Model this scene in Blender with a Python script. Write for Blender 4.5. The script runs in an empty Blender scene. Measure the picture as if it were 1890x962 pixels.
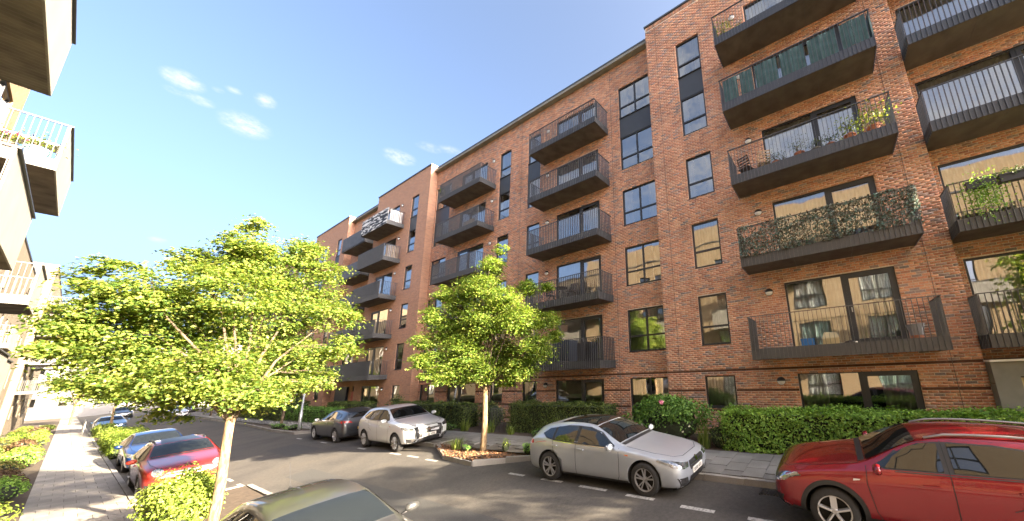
import bpy, bmesh, math, random
import numpy as np
from mathutils import Vector, Matrix, Euler
from mathutils.bvhtree import BVHTree

random.seed(7)
RNG = np.random.default_rng(11)
S = bpy.context.scene
C = S.collection

# ------------------------------------------------------------------ camera
CAM_Z = 2.65
cam_data = bpy.data.cameras.new("camera")
cam = bpy.data.objects.new("camera", cam_data)
C.objects.link(cam)
cam_data.sensor_width = 36.0
cam_data.lens = 11.686
cam_data.shift_x = -0.11224
cam_data.shift_y = 0.03643
cam_data.clip_start = 0.05
cam_data.clip_end = 3000.0
pitch, yaw, roll = 0.21896192983239954, -1.0251036040358243, -0.04228750665838732
fw = Vector((-math.sin(yaw) * math.cos(pitch), math.cos(yaw) * math.cos(pitch), math.sin(pitch)))
rt = Vector((math.cos(yaw), math.sin(yaw), 0))
up = rt.cross(fw)
r2 = rt * math.cos(roll) + up * math.sin(roll)
u2 = -rt * math.sin(roll) + up * math.cos(roll)
M = Matrix((r2, u2, -fw)).transposed().to_4x4()
M.translation = Vector((0, 0, CAM_Z))
cam.matrix_world = M
S.camera = cam

# ------------------------------------------------------------------ light and sky
SUN = Vector((1.0, -5.4, 1.85)).normalized()
SUN_EL = math.asin(SUN.z)
SUN_AZ = math.atan2(SUN.x, SUN.y)
sl = bpy.data.lights.new("sun", 'SUN')
sl.energy = 4.0
sl.angle = math.radians(0.6)
sl.color = (1.0, 0.83, 0.60)
sun = bpy.data.objects.new("sun", sl)
sun.rotation_euler = (-SUN).to_track_quat('-Z', 'Y').to_euler()
sun.location = (0, -30, 40)
C.objects.link(sun)
S.view_settings.view_transform = 'Standard'
S.view_settings.look = 'None'
S.view_settings.exposure = 3.8
S.view_settings.gamma = 1.0
S.render.engine = 'CYCLES'
S.cycles.max_bounces = 8
S.cycles.transparent_max_bounces = 24
S.cycles.sample_clamp_indirect = 6.0
S.cycles.caustics_reflective = False
S.cycles.caustics_refractive = False
S.cycles.use_denoising = True

W = bpy.data.worlds.new("World")
S.world = W
W.use_nodes = True
wn, wl = W.node_tree.nodes, W.node_tree.links
for n in list(wn):
    wn.remove(n)
w_out = wn.new("ShaderNodeOutputWorld")
w_bg = wn.new("ShaderNodeBackground")
w_sky = wn.new("ShaderNodeTexSky")
w_sky.sky_type = 'NISHITA'
w_sky.sun_disc = False
w_sky.sun_elevation = SUN_EL
w_sky.sun_rotation = SUN_AZ
w_sky.altitude = 30
w_sky.air_density = 0.42
w_sky.dust_density = 10.0
w_sky.ozone_density = 1.6
w_bg.inputs[1].default_value = 0.072
w_tc = wn.new("ShaderNodeTexCoord")
w_noise = wn.new("ShaderNodeTexNoise")
w_noise.inputs['Scale'].default_value = 26.0
w_noise.inputs['Detail'].default_value = 7.0
w_noise.inputs['Roughness'].default_value = 0.74
w_map = wn.new("ShaderNodeMapping")
w_map.inputs['Scale'].default_value = (1, 1, 2.2)
wl.new(w_tc.outputs['Generated'], w_map.inputs[0])
wl.new(w_map.outputs[0], w_noise.inputs['Vector'])


def wmath(op, a, b=None, c=None):
    n = wn.new("ShaderNodeMath")
    n.operation = op
    for i, v in enumerate((a, b, c)):
        if v is None:
            continue
        if isinstance(v, (int, float)):
            n.inputs[i].default_value = v
        else:
            wl.new(v, n.inputs[i])
    return n.outputs[0]


def wdot(vec):
    n = wn.new("ShaderNodeVectorMath")
    n.operation = 'DOT_PRODUCT'
    wl.new(w_tc.outputs['Generated'], n.inputs[0])
    n.inputs[1].default_value = vec
    return n.outputs['Value']


# clouds: direction (x, y, z), half width and half height in radians, strength
CLOUDS = [((0.0136, 0.861, 0.5084), 0.0284, 0.0184, 1.0), ((0.0329, 0.8711, 0.4901), 0.0247, 0.0106, 0.75), ((0.0121, 0.872, 0.4894), 0.0182, 0.0082, 0.6), ((0.0499, 0.8555, 0.5154), 0.0096, 0.0064, 0.55), ((0.066, 0.8492, 0.5239), 0.0134, 0.0076, 0.6), ((0.1038, 0.8434, 0.5272), 0.0182, 0.0161, 0.8), ((0.0903, 0.8728, 0.4796), 0.0405, 0.0255, 1.0), ((0.3151, 0.7985, 0.5129), 0.0394, 0.0203, 0.95), ((0.3589, 0.7559, 0.5476), 0.035, 0.0147, 0.6), ((0.3983, 0.7322, 0.5525), 0.0413, 0.0136, 0.55), ((0.0366, 0.9659, 0.2563), 0.0134, 0.0067, 0.6), ((-0.0491, 0.9365, 0.3472), 0.0168, 0.0078, 0.2), ((-0.8164, 0.144, 0.5592), 0.42, 0.16, 1), ((-0.6436, 0.5795, 0.5), 0.3, 0.12, 0.95), ((-0.6243, 0.332, 0.7071), 0.34, 0.15, 1), ((-0.6424, -0.0224, 0.766), 0.3, 0.14, 0.9), ((-0.4575, 0.5856, 0.6691), 0.2, 0.09, 0.9), ((-0.8297, -0.302, 0.4695), 0.35, 0.12, 1), ((-0.8937, 0.3253, 0.309), 0.35, 0.08, 0.9), ((-0.5481, -0.3838, 0.7431), 0.3, 0.12, 0.8), ((0.383, -0.6634, 0.6428), 0.25, 0.1, 0.8), ((0.7094, 0.4096, 0.5736), 0.25, 0.1, 0.8), ((-0.383, 0.3214, 0.866), 0.28, 0.12, 0.8), ((-0.4052, 0.0354, 0.9135), 0.3, 0.14, 0.7), ((-0.3937, 0.7405, 0.5446), 0.12, 0.05, 0.8), ((-0.5567, -0.6634, 0.5), 0.25, 0.09, 0.8), ((0.604, -0.2198, 0.766), 0.3, 0.12, 0.8), ((-0.1228, -0.6964, 0.7071), 0.3, 0.12, 0.8)]
acc = None
for (d, hw, hh, st) in CLOUDS:
    d = Vector(d).normalized()
    side = d.cross(Vector((0, 0, 1))).normalized()
    upv = side.cross(d)
    a = wmath('DIVIDE', wdot(side), hw)
    b = wmath('DIVIDE', wdot(upv), hh)
    f = wmath('GREATER_THAN', wdot(d), 0.0)
    rr = wmath('ADD', wmath('MULTIPLY', a, a), wmath('MULTIPLY', b, b))
    k = wmath('MULTIPLY', wmath('MAXIMUM', wmath('SUBTRACT', 1.0, rr), 0.0), f)
    k = wmath('MULTIPLY', k, st)
    acc = k if acc is None else wmath('MAXIMUM', acc, k)
nz = wmath('MULTIPLY_ADD', w_noise.outputs[0], 4.2, -2.1)
cm = wmath('MULTIPLY', acc, wmath('ADD', 1.0, nz))
mr = wn.new("ShaderNodeMapRange")
mr.interpolation_type = 'SMOOTHSTEP'
mr.inputs['From Min'].default_value = 0.05
mr.inputs['From Max'].default_value = 1.7
wl.new(cm, mr.inputs[0])
mix = wn.new("ShaderNodeMixRGB")
mix.inputs[2].default_value = (1.32, 1.33, 1.38, 1)
wl.new(wmath('MULTIPLY', mr.outputs[0], 0.92), mix.inputs[0])
# soft shoulder for the very bright horizon, the same in every direction
w_bw = wn.new("ShaderNodeRGBToBW")
wl.new(w_sky.outputs[0], w_bw.inputs[0])
w_div = wn.new("ShaderNodeVectorMath"); w_div.operation = 'SCALE'
w_hs = wn.new("ShaderNodeHueSaturation")
w_hs.inputs['Saturation'].default_value = 1.04
w_hs.inputs['Hue'].default_value = 0.492
wl.new(w_sky.outputs[0], w_hs.inputs['Color'])
wl.new(w_hs.outputs[0], w_div.inputs[0])
wl.new(wmath('DIVIDE', 1.0, wmath('MULTIPLY_ADD', w_bw.outputs[0], 0.0, 1.0)), w_div.inputs['Scale'])
wl.new(w_div.outputs[0], mix.inputs[1])
wl.new(mix.outputs[0], w_bg.inputs[0])
wl.new(w_bg.outputs[0], w_out.inputs[0])


# ------------------------------------------------------------------ materials
def newmat(name):
    m = bpy.data.materials.new(name)
    m.use_nodes = True
    nt = m.node_tree
    return m, nt, nt.nodes, nt.links, nt.nodes["Principled BSDF"]


def plain(name, col, rough=0.6, metal=0.0, noise=0.12, nscale=8.0, coat=0.0, bump=0.0, spec=0.5, coords='Object'):
    m, nt, n, l, p = newmat(name)
    p.inputs['Roughness'].default_value = rough
    p.inputs['Metallic'].default_value = metal
    p.inputs['Coat Weight'].default_value = coat
    p.inputs['Coat Roughness'].default_value = 0.03
    p.inputs['Specular IOR Level'].default_value = spec
    if noise > 0:
        tc = n.new("ShaderNodeTexCoord")
        t = n.new("ShaderNodeTexNoise")
        t.inputs['Scale'].default_value = nscale
        t.inputs['Detail'].default_value = 6
        l.new(tc.outputs[coords], t.inputs['Vector'])
        r = n.new("ShaderNodeValToRGB")
        r.color_ramp.elements[0].position = 0.3
        r.color_ramp.elements[1].position = 0.7
        r.color_ramp.elements[0].color = tuple(c * (1 - noise) for c in col) + (1,)
        r.color_ramp.elements[1].color = tuple(min(1, c * (1 + noise)) for c in col) + (1,)
        l.new(t.outputs[0], r.inputs[0])
        l.new(r.outputs[0], p.inputs['Base Color'])
        if bump > 0:
            b = n.new("ShaderNodeBump")
            b.inputs['Strength'].default_value = bump
            b.inputs['Distance'].default_value = 0.01
            l.new(t.outputs[0], b.inputs['Height'])
            l.new(b.outputs[0], p.inputs['Normal'])
    else:
        p.inputs['Base Color'].default_value = tuple(col) + (1,)
    return m


def ramp_set(r, stops):
    e = r.color_ramp.elements
    while len(e) > 1:
        e.remove(e[-1])
    e[0].position, e[0].color = stops[0][0], tuple(stops[0][1]) + (1,)
    for pos, col in stops[1:]:
        x = e.new(pos)
        x.color = tuple(col) + (1,)


BRICK_STOPS = [(0.0, (0.418, 0.192, 0.133)), (0.16, (0.528, 0.249, 0.155)), (0.34, (0.699, 0.359, 0.214)),
               (0.52, (0.569, 0.251, 0.153)), (0.68, (0.725, 0.408, 0.254)), (0.84, (0.447, 0.251, 0.177)),
               (0.94, (0.388, 0.280, 0.243)), (1.0, (0.238, 0.202, 0.196))]


def brickmat(name, source):
    m, nt, n, l, p = newmat(name)
    p.inputs['Roughness'].default_value = 0.85
    g = n.new("ShaderNodeNewGeometry") if source == 'island' else n.new("ShaderNodeObjectInfo")
    out = g.outputs['Random Per Island'] if source == 'island' else g.outputs['Random']
    r = n.new("ShaderNodeValToRGB")
    r.color_ramp.interpolation = 'LINEAR'
    ramp_set(r, BRICK_STOPS)
    l.new(out, r.inputs[0])
    tc = n.new("ShaderNodeTexCoord")
    t = n.new("ShaderNodeTexNoise")
    t.inputs['Scale'].default_value = 25
    t.inputs['Detail'].default_value = 5
    l.new(tc.outputs['Object'], t.inputs['Vector'])
    mx = n.new("ShaderNodeMixRGB")
    mx.blend_type = 'MULTIPLY'
    mx.inputs[0].default_value = 0.55
    mp = n.new("ShaderNodeMapRange")
    mp.inputs['From Min'].default_value = 0.3
    mp.inputs['From Max'].default_value = 0.7
    mp.inputs['To Min'].default_value = 0.55
    mp.inputs['To Max'].default_value = 1.25
    l.new(t.outputs[0], mp.inputs[0])
    l.new(r.outputs[0], mx.inputs[1])
    l.new(mp.outputs[0], mx.inputs[2])
    tb = n.new("ShaderNodeTexNoise")
    tb.inputs['Scale'].default_value = 0.9
    tb.inputs['Detail'].default_value = 7
    tb.inputs['Roughness'].default_value = 0.65
    mb_ = n.new("ShaderNodeMapping")
    mb_.inputs['Scale'].default_value = (1, 1.6, 0.55)
    vadd = n.new("ShaderNodeVectorMath"); vadd.operation = 'ADD'
    oi2 = n.new("ShaderNodeObjectInfo")
    l.new(tc.outputs['Object'], vadd.inputs[0])
    l.new(oi2.outputs['Location'], vadd.inputs[1])
    l.new(vadd.outputs[0], mb_.inputs[0])
    l.new(mb_.outputs[0], tb.inputs['Vector'])
    mpb = n.new("ShaderNodeMapRange")
    mpb.inputs['From Min'].default_value = 0.3
    mpb.inputs['From Max'].default_value = 0.72
    mpb.inputs['To Min'].default_value = 1.16
    mpb.inputs['To Max'].default_value = 0.74
    l.new(tb.outputs[0], mpb.inputs[0])
    mx2 = n.new("ShaderNodeMixRGB")
    mx2.blend_type = 'MULTIPLY'
    mx2.inputs[0].default_value = 1.0
    l.new(mx.outputs[0], mx2.inputs[1])
    l.new(mpb.outputs[0], mx2.inputs[2])
    l.new(mx2.outputs[0], p.inputs['Base Color'])
    b = n.new("ShaderNodeBump")
    b.inputs['Strength'].default_value = 0.4
    b.inputs['Distance'].default_value = 0.004
    l.new(t.outputs[0], b.inputs['Height'])
    l.new(b.outputs[0], p.inputs['Normal'])
    return m


def bricktex(name, c1, c2, c3, mortar, axis='yz', bw=0.225, bh=0.075, ms=0.009):
    """procedural bond for facades too far away to pick the bricks apart"""
    m, nt, n, l, p = newmat(name)
    p.inputs['Roughness'].default_value = 0.88
    tc = n.new("ShaderNodeTexCoord")
    sp = n.new("ShaderNodeSeparateXYZ")
    cb = n.new("ShaderNodeCombineXYZ")
    l.new(tc.outputs['Object'], sp.inputs[0])
    geo = n.new("ShaderNodeNewGeometry")
    ns = n.new("ShaderNodeSeparateXYZ")
    l.new(geo.outputs['Normal'], ns.inputs[0])
    ab = n.new("ShaderNodeMath"); ab.operation = 'ABSOLUTE'
    l.new(ns.outputs[0], ab.inputs[0])
    gt = n.new("ShaderNodeMath"); gt.operation = 'GREATER_THAN'
    gt.inputs[1].default_value = 0.5
    l.new(ab.outputs[0], gt.inputs[0])
    mxv = n.new("ShaderNodeMix"); mxv.data_type = 'FLOAT'
    l.new(gt.outputs[0], mxv.inputs[0])
    l.new(sp.outputs[0], mxv.inputs[2])
    l.new(sp.outputs[1], mxv.inputs[3])
    l.new(mxv.outputs[0], cb.inputs[0])
    l.new(sp.outputs[2], cb.inputs[1])
    bt = n.new("ShaderNodeTexBrick")
    bt.inputs['Scale'].default_value = 1.0
    bt.inputs['Brick Width'].default_value = bw
    bt.inputs['Row Height'].default_value = bh
    bt.inputs['Mortar Size'].default_value = ms
    bt.inputs['Mortar Smooth'].default_value = 0.1
    bt.inputs['Bias'].default_value = 0.0
    bt.inputs['Color1'].default_value = c1 + (1,)
    bt.inputs['Color2'].default_value = c2 + (1,)
    bt.inputs['Mortar'].default_value = mortar + (1,)
    l.new(cb.outputs[0], bt.inputs['Vector'])
    t = n.new("ShaderNodeTexNoise")
    t.inputs['Scale'].default_value = 3.0
    t.inputs['Detail'].default_value = 8
    l.new(tc.outputs['Object'], t.inputs['Vector'])
    mx = n.new("ShaderNodeMixRGB")
    mx.inputs[2].default_value = c3 + (1,)
    mp = n.new("ShaderNodeMapRange")
    mp.inputs['From Min'].default_value = 0.4
    mp.inputs['From Max'].default_value = 0.75
    mp.inputs['To Max'].default_value = 0.55
    l.new(t.outputs[0], mp.inputs[0])
    l.new(mp.outputs[0], mx.inputs[0])
    l.new(bt.outputs[0], mx.inputs[1])
    l.new(mx.outputs[0], p.inputs['Base Color'])
    b = n.new("ShaderNodeBump")
    b.inputs['Strength'].default_value = 0.5
    b.inputs['Distance'].default_value = 0.008
    b.invert = True
    l.new(bt.outputs['Fac'], b.inputs['Height'])
    l.new(b.outputs[0], p.inputs['Normal'])
    return m


def glassmat(name, tint=(0.90, 0.94, 0.93), ior=3.5, rough=0.0):
    m = bpy.data.materials.new(name)
    m.use_nodes = True
    n, l = m.node_tree.nodes, m.node_tree.links
    for x in list(n):
        n.remove(x)
    o = n.new("ShaderNodeOutputMaterial")
    mx = n.new("ShaderNodeMixShader")
    fr = n.new("ShaderNodeFresnel")
    fr.inputs[0].default_value = ior
    g = n.new("ShaderNodeBsdfGlossy")
    g.inputs['Roughness'].default_value = rough
    g.inputs['Color'].default_value = (1, 1, 1, 1)
    t = n.new("ShaderNodeBsdfTransparent")
    t.inputs[0].default_value = tint + (1,)
    # slight waviness of the panes
    tc = n.new("ShaderNodeTexCoord")
    nz_ = n.new("ShaderNodeTexNoise")
    nz_.inputs['Scale'].default_value = 1.1
    nz_.inputs['Detail'].default_value = 1
    l.new(tc.outputs['Object'], nz_.inputs['Vector'])
    b = n.new("ShaderNodeBump")
    b.inputs['Strength'].default_value = 0.12
    b.inputs['Distance'].default_value = 0.05
    l.new(nz_.outputs[0], b.inputs['Height'])
    l.new(b.outputs[0], g.inputs['Normal'])
    l.new(fr.outputs[0], mx.inputs[0])
    l.new(t.outputs[0], mx.inputs[1])
    l.new(g.outputs[0], mx.inputs[2])
    l.new(mx.outputs[0], o.inputs[0])
    return m


def leafmat(name, stops, trans=0.45, rough=0.5, tcol=None):
    m = bpy.data.materials.new(name)
    m.use_nodes = True
    n, l = m.node_tree.nodes, m.node_tree.links
    p = n["Principled BSDF"]
    o = n["Material Output"]
    g = n.new("ShaderNodeNewGeometry")
    r = n.new("ShaderNodeValToRGB")
    ramp_set(r, stops)
    l.new(g.outputs['Random Per Island'], r.inputs[0])
    l.new(r.outputs[0], p.inputs['Base Color'])
    p.inputs['Roughness'].default_value = rough
    p.inputs['Specular IOR Level'].default_value = 0.35
    t = n.new("ShaderNodeBsdfTranslucent")
    hs = n.new("ShaderNodeHueSaturation")
    hs.inputs['Hue'].default_value = 0.49
    hs.inputs['Saturation'].default_value = 1.1
    hs.inputs['Value'].default_value = 1.35
    l.new(r.outputs[0], hs.inputs['Color'])
    l.new(hs.outputs[0], t.inputs[0])
    mx = n.new("ShaderNodeMixShader")
    mx.inputs[0].default_value = trans
    l.new(p.outputs[0], mx.inputs[1])
    l.new(t.outputs[0], mx.inputs[2])
    l.new(mx.outputs[0], o.inputs[0])
    return m


def paint(name, col, metal=0.55, rough=0.32, flake=0.03):
    m = plain(name, col, rough, metal, flake, 3.0, coat=1.0)
    return m


def asphaltmat():
    m, nt, n, l, p = newmat("asphalt")
    tc = n.new("ShaderNodeTexCoord")
    a = n.new("ShaderNodeTexNoise"); a.inputs['Scale'].default_value = 260; a.inputs['Detail'].default_value = 3
    b = n.new("ShaderNodeTexNoise"); b.inputs['Scale'].default_value = 0.7; b.inputs['Detail'].default_value = 8
    c = n.new("ShaderNodeTexNoise"); c.inputs['Scale'].default_value = 14; c.inputs['Detail'].default_value = 6
    for t in (a, b, c):
        l.new(tc.outputs['Object'], t.inputs['Vector'])
    r = n.new("ShaderNodeValToRGB")
    ramp_set(r, [(0.3, (0.042, 0.039, 0.036)), (0.7, (0.092, 0.083, 0.073))])
    l.new(a.outputs[0], r.inputs[0])
    r2_ = n.new("ShaderNodeValToRGB")
    ramp_set(r2_, [(0.32, (0.70, 0.70, 0.72)), (0.52, (1, 1, 1)), (0.7, (1.15, 1.1, 1.02))])
    l.new(b.outputs[0], r2_.inputs[0])
    r3 = n.new("ShaderNodeValToRGB")
    ramp_set(r3, [(0.35, (0.82, 0.82, 0.82)), (0.65, (1.1, 1.1, 1.1))])
    l.new(c.outputs[0], r3.inputs[0])
    m1 = n.new("ShaderNodeMixRGB"); m1.blend_type = 'MULTIPLY'; m1.inputs[0].default_value = 1
    m2 = n.new("ShaderNodeMixRGB"); m2.blend_type = 'MULTIPLY'; m2.inputs[0].default_value = 1
    l.new(r.outputs[0], m1.inputs[1]); l.new(r2_.outputs[0], m1.inputs[2])
    l.new(m1.outputs[0], m2.inputs[1]); l.new(r3.outputs[0], m2.inputs[2])
    l.new(m2.outputs[0], p.inputs['Base Color'])
    p.inputs['Roughness'].default_value = 0.9
    bp = n.new("ShaderNodeBump"); bp.inputs['Strength'].default_value = 0.5; bp.inputs['Distance'].default_value = 0.004
    l.new(a.outputs[0], bp.inputs['Height'])
    l.new(bp.outputs[0], p.inputs['Normal'])
    return m


def slabmat(name, col, source='object'):
    m, nt, n, l, p = newmat(name)
    tc = n.new("ShaderNodeTexCoord")
    oi = n.new("ShaderNodeObjectInfo")
    a = n.new("ShaderNodeTexNoise"); a.inputs['Scale'].default_value = 60; a.inputs['Detail'].default_value = 6
    vm = n.new("ShaderNodeVectorMath"); vm.operation = 'ADD'
    l.new(tc.outputs['Object'], vm.inputs[0]); l.new(oi.outputs['Location'], vm.inputs[1])
    l.new(vm.outputs[0], a.inputs['Vector'])
    b = n.new("ShaderNodeTexNoise"); b.inputs['Scale'].default_value = 1.3; b.inputs['Detail'].default_value = 6
    l.new(vm.outputs[0], b.inputs['Vector'])
    r = n.new("ShaderNodeValToRGB")
    ramp_set(r, [(0.3, tuple(c * 0.8 for c in col)), (0.7, tuple(c * 1.15 for c in col))])
    l.new(a.outputs[0], r.inputs[0])
    mp = n.new("ShaderNodeMapRange")
    mp.inputs['To Min'].default_value = 0.86; mp.inputs['To Max'].default_value = 1.12
    l.new(oi.outputs['Random'], mp.inputs[0])
    mp2 = n.new("ShaderNodeMapRange")
    mp2.inputs['From Min'].default_value = 0.3; mp2.inputs['From Max'].default_value = 0.7
    mp2.inputs['To Min'].default_value = 0.8; mp2.inputs['To Max'].default_value = 1.15
    l.new(b.outputs[0], mp2.inputs[0])
    mt = n.new("ShaderNodeMath"); mt.operation = 'MULTIPLY'
    l.new(mp.outputs[0], mt.inputs[0]); l.new(mp2.outputs[0], mt.inputs[1])
    mx = n.new("ShaderNodeMixRGB"); mx.blend_type = 'MULTIPLY'; mx.inputs[0].default_value = 1
    l.new(r.outputs[0], mx.inputs[1]); l.new(mt.outputs[0], mx.inputs[2])
    l.new(mx.outputs[0], p.inputs['Base Color'])
    p.inputs['Roughness'].default_value = 0.85
    bp = n.new("ShaderNodeBump"); bp.inputs['Strength'].default_value = 0.25; bp.inputs['Distance'].default_value = 0.004
    l.new(a.outputs[0], bp.inputs['Height']); l.new(bp.outputs[0], p.inputs['Normal'])
    return m


MT = {}
MT['brick'] = brickmat("red_brick", 'island')
MT['brick1'] = brickmat("red_brick_single", 'object')
MT['mortar'] = plain("mortar", (0.66, 0.57, 0.47), 0.95, 0, 0.2, 20)
MT['brick_far'] = bricktex("red_brick_far", (0.56, 0.262, 0.145), (0.37, 0.165, 0.10), (0.48, 0.25, 0.155), (0.50, 0.41, 0.32))
MT['brick_yel'] = bricktex("yellow_brick", (0.30, 0.205, 0.10), (0.24, 0.155, 0.07), (0.27, 0.18, 0.085), (0.32, 0.28, 0.21))
MT['brick_pale'] = bricktex("pale_brick", (0.18, 0.135, 0.08), (0.14, 0.105, 0.06), (0.16, 0.12, 0.07), (0.19, 0.16, 0.12))
MT['metal'] = plain("dark_grey_metal", (0.075, 0.078, 0.083), 0.42, 0.25, 0.12, 3)
MT['bar'] = plain("baluster_metal", (0.095, 0.098, 0.103), 0.40, 0.3, 0.05, 3)
MT['frame'] = plain("window_frame_metal", (0.028, 0.031, 0.036), 0.45, 0.1, 0.05, 3)
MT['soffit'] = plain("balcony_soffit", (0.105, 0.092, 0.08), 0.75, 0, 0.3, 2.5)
MT['panel'] = plain("spandrel_panel", (0.050, 0.056, 0.064), 0.5, 0.1, 0.08, 2)
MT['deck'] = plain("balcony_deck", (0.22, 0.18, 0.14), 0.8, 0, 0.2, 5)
MT['glass'] = glassmat("window_glass")
MT['curtain'] = plain("curtain_white", (0.84, 0.85, 0.84), 0.9, 0, 0.1, 3)
MT['curtain_teal'] = plain("curtain_teal", (0.58, 0.76, 0.70), 0.9, 0, 0.12, 3)
MT['blind'] = plain("blind_grey", (0.30, 0.29, 0.27), 0.9, 0, 0.08, 3)
MT['room'] = plain("dark_room", (0.045, 0.045, 0.045), 0.9, 0, 0.3, 0.5)  # dark sheet behind the glass, stands in for the shade of rooms
MT['coping'] = plain("coping_metal", (0.075, 0.082, 0.09), 0.4, 0.4, 0.05, 2)
MT['lampw'] = plain("lamp_diffuser", (0.75, 0.76, 0.76), 0.4, 0, 0)
MT['concrete'] = plain("concrete", (0.22, 0.22, 0.195), 0.85, 0, 0.15, 2.5, bump=0.2)
MT['clad_left'] = plain("pale_metal_cladding", (0.225, 0.215, 0.185), 0.55, 0.0, 0.08, 1.5)
MT['bar_left'] = plain('grey_railing', (0.055, 0.054, 0.05), 0.5, 0.15, 0.05, 3)
MT['asphalt'] = asphaltmat()
MT['slab'] = slabmat("paving_slab", (0.27, 0.25, 0.225))
MT['slab_r'] = slabmat("paving_slab_grey", (0.19, 0.185, 0.175))
MT['kerb'] = slabmat("kerb_granite", (0.27, 0.255, 0.235))
MT['joint'] = plain("joint_sand", (0.13, 0.115, 0.095), 0.95, 0, 0.2, 30)
MT['soil'] = plain("soil", (0.060, 0.042, 0.028), 0.95, 0, 0.4, 12, bump=0.6)
MT['mulch'] = leafmat("bark_mulch", [(0, (0.10, 0.045, 0.022)), (0.5, (0.22, 0.105, 0.05)), (1, (0.34, 0.18, 0.09))], 0.0, 0.9)
MT['white'] = plain("road_paint", (0.34, 0.33, 0.31), 0.85, 0, 0.5, 22)
MT['grassland'] = plain("far_ground", (0.10, 0.11, 0.06), 0.95, 0, 0.3, 0.6)
MT['bark'] = plain("tree_bark", (0.175, 0.12, 0.065), 0.9, 0, 0.5, 9, bump=0.5)
MT['bark_d'] = plain("tree_bark_dark", (0.10, 0.073, 0.048), 0.9, 0, 0.32, 9, bump=0.5)
MT['leaf_L'] = leafmat("maple_leaf_light", [(0, (0.05, 0.105, 0.022)), (0.3, (0.12, 0.19, 0.036)), (0.65, (0.20, 0.265, 0.05)), (0.9, (0.30, 0.345, 0.075)), (1, (0.36, 0.33, 0.10))], 0.55)
MT['leaf_R'] = leafmat("maple_leaf_fresh", [(0, (0.07, 0.14, 0.024)), (0.45, (0.16, 0.25, 0.038)), (0.85, (0.26, 0.325, 0.06)), (1, (0.34, 0.34, 0.10))], 0.55)
MT['leaf_far'] = leafmat("leaf_mid_green", [(0, (0.05, 0.09, 0.015)), (0.5, (0.12, 0.19, 0.025)), (1, (0.22, 0.28, 0.04))], 0.45)
MT['leaf_hedge'] = leafmat("laurel_hedge_leaf", [(0, (0.085, 0.185, 0.03)), (0.5, (0.20, 0.37, 0.055)), (1, (0.34, 0.50, 0.10))], 0.3, 0.55)
MT['leaf_dark'] = leafmat("yew_hedge_leaf", [(0, (0.035, 0.06, 0.016)), (0.6, (0.085, 0.13, 0.027)), (1, (0.17, 0.205, 0.045))], 0.25)
MT['leaf_shrub'] = leafmat("shrub_leaf", [(0, (0.05, 0.12, 0.025)), (0.5, (0.105, 0.225, 0.04)), (1, (0.19, 0.33, 0.065))], 0.3, 0.55)
MT['leaf_yel'] = leafmat("golden_shrub_leaf", [(0, (0.09, 0.15, 0.022)), (0.5, (0.19, 0.265, 0.04)), (1, (0.30, 0.355, 0.07))], 0.35)
MT['leaf_red'] = leafmat("red_shrub_leaf", [(0, (0.06, 0.035, 0.022)), (0.5, (0.115, 0.065, 0.038)), (1, (0.16, 0.12, 0.05))], 0.35)
MT['leaf_mix'] = leafmat("copper_shrub_leaf", [(0, (0.07, 0.10, 0.02)), (0.5, (0.15, 0.17, 0.035)), (0.8, (0.21, 0.13, 0.05)), (1, (0.26, 0.22, 0.07))], 0.35)
MT['leaf_grass'] = leafmat("grass_blade", [(0, (0.06, 0.11, 0.02)), (0.6, (0.14, 0.20, 0.035)), (1, (0.25, 0.28, 0.07))], 0.35)
MT['pink'] = leafmat("pink_petal", [(0, (0.6, 0.16, 0.3)), (1, (0.75, 0.32, 0.45))], 0.3)
MT['petal'] = leafmat("pale_petal", [(0, (0.6, 0.58, 0.35)), (1, (0.75, 0.72, 0.6))], 0.3)
MT['core'] = plain("foliage_core", (0.018, 0.026, 0.010), 0.95, 0, 0.3, 6)  # near-black solid, its colour stands in for shade deep among the leaves
MT['tyre'] = plain("tyre_rubber", (0.022, 0.022, 0.023), 0.8, 0, 0.2, 20)
MT['alloy'] = plain("alloy_wheel", (0.52, 0.52, 0.53), 0.35, 0.35, 0)
MT['alloy_d'] = plain("alloy_wheel_dark", (0.30, 0.30, 0.31), 0.35, 0.35, 0)
MT['black'] = plain("black_plastic", (0.020, 0.020, 0.022), 0.5, 0, 0.1, 10)
MT['liner'] = plain("wheel_arch_liner", (0.010, 0.010, 0.010), 0.9, 0, 0)
MT['chrome'] = plain("chrome_trim", (0.75, 0.75, 0.76), 0.12, 1.0, 0)
MT['seam'] = plain("panel_gap", (0.008, 0.008, 0.009), 0.8, 0, 0)
MT['plate'] = plain("number_plate_white", (0.78, 0.77, 0.72), 0.5, 0, 0)
MT['plate_y'] = plain("number_plate_yellow", (0.75, 0.52, 0.06), 0.5, 0, 0)
MT['red_lens'] = plain("tail_lamp_red", (0.42, 0.015, 0.015), 0.15, 0, 0, coat=1.0)
MT['amber'] = plain("indicator_amber", (0.6, 0.16, 0.04), 0.2, 0, 0, coat=1.0)
MT['carglass'] = plain("car_glass", (0.010, 0.012, 0.012), 0.02, 0, 0, coat=0.0, spec=0.8)
MT['headlamp'] = plain("headlamp", (0.26, 0.28, 0.30), 0.08, 0.7, 0.5, 14, coat=1.0)
MT['steel'] = plain("galvanised_steel", (0.42, 0.44, 0.45), 0.4, 0.7, 0.06, 3)
MT['terracotta'] = plain("terracotta", (0.46, 0.19, 0.11), 0.8, 0, 0.15, 10)
MT['wood'] = plain("weathered_wood", (0.36, 0.26, 0.16), 0.75, 0, 0.2, 12)
MT['darkwood'] = plain("dark_wood", (0.06, 0.045, 0.035), 0.7, 0, 0.2, 12)
MT['bluepl'] = plain("blue_plastic", (0.03, 0.22, 0.62), 0.4, 0, 0)
MT['ltblue'] = plain("pale_blue_glaze", (0.30, 0.50, 0.58), 0.35, 0, 0.08)
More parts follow.
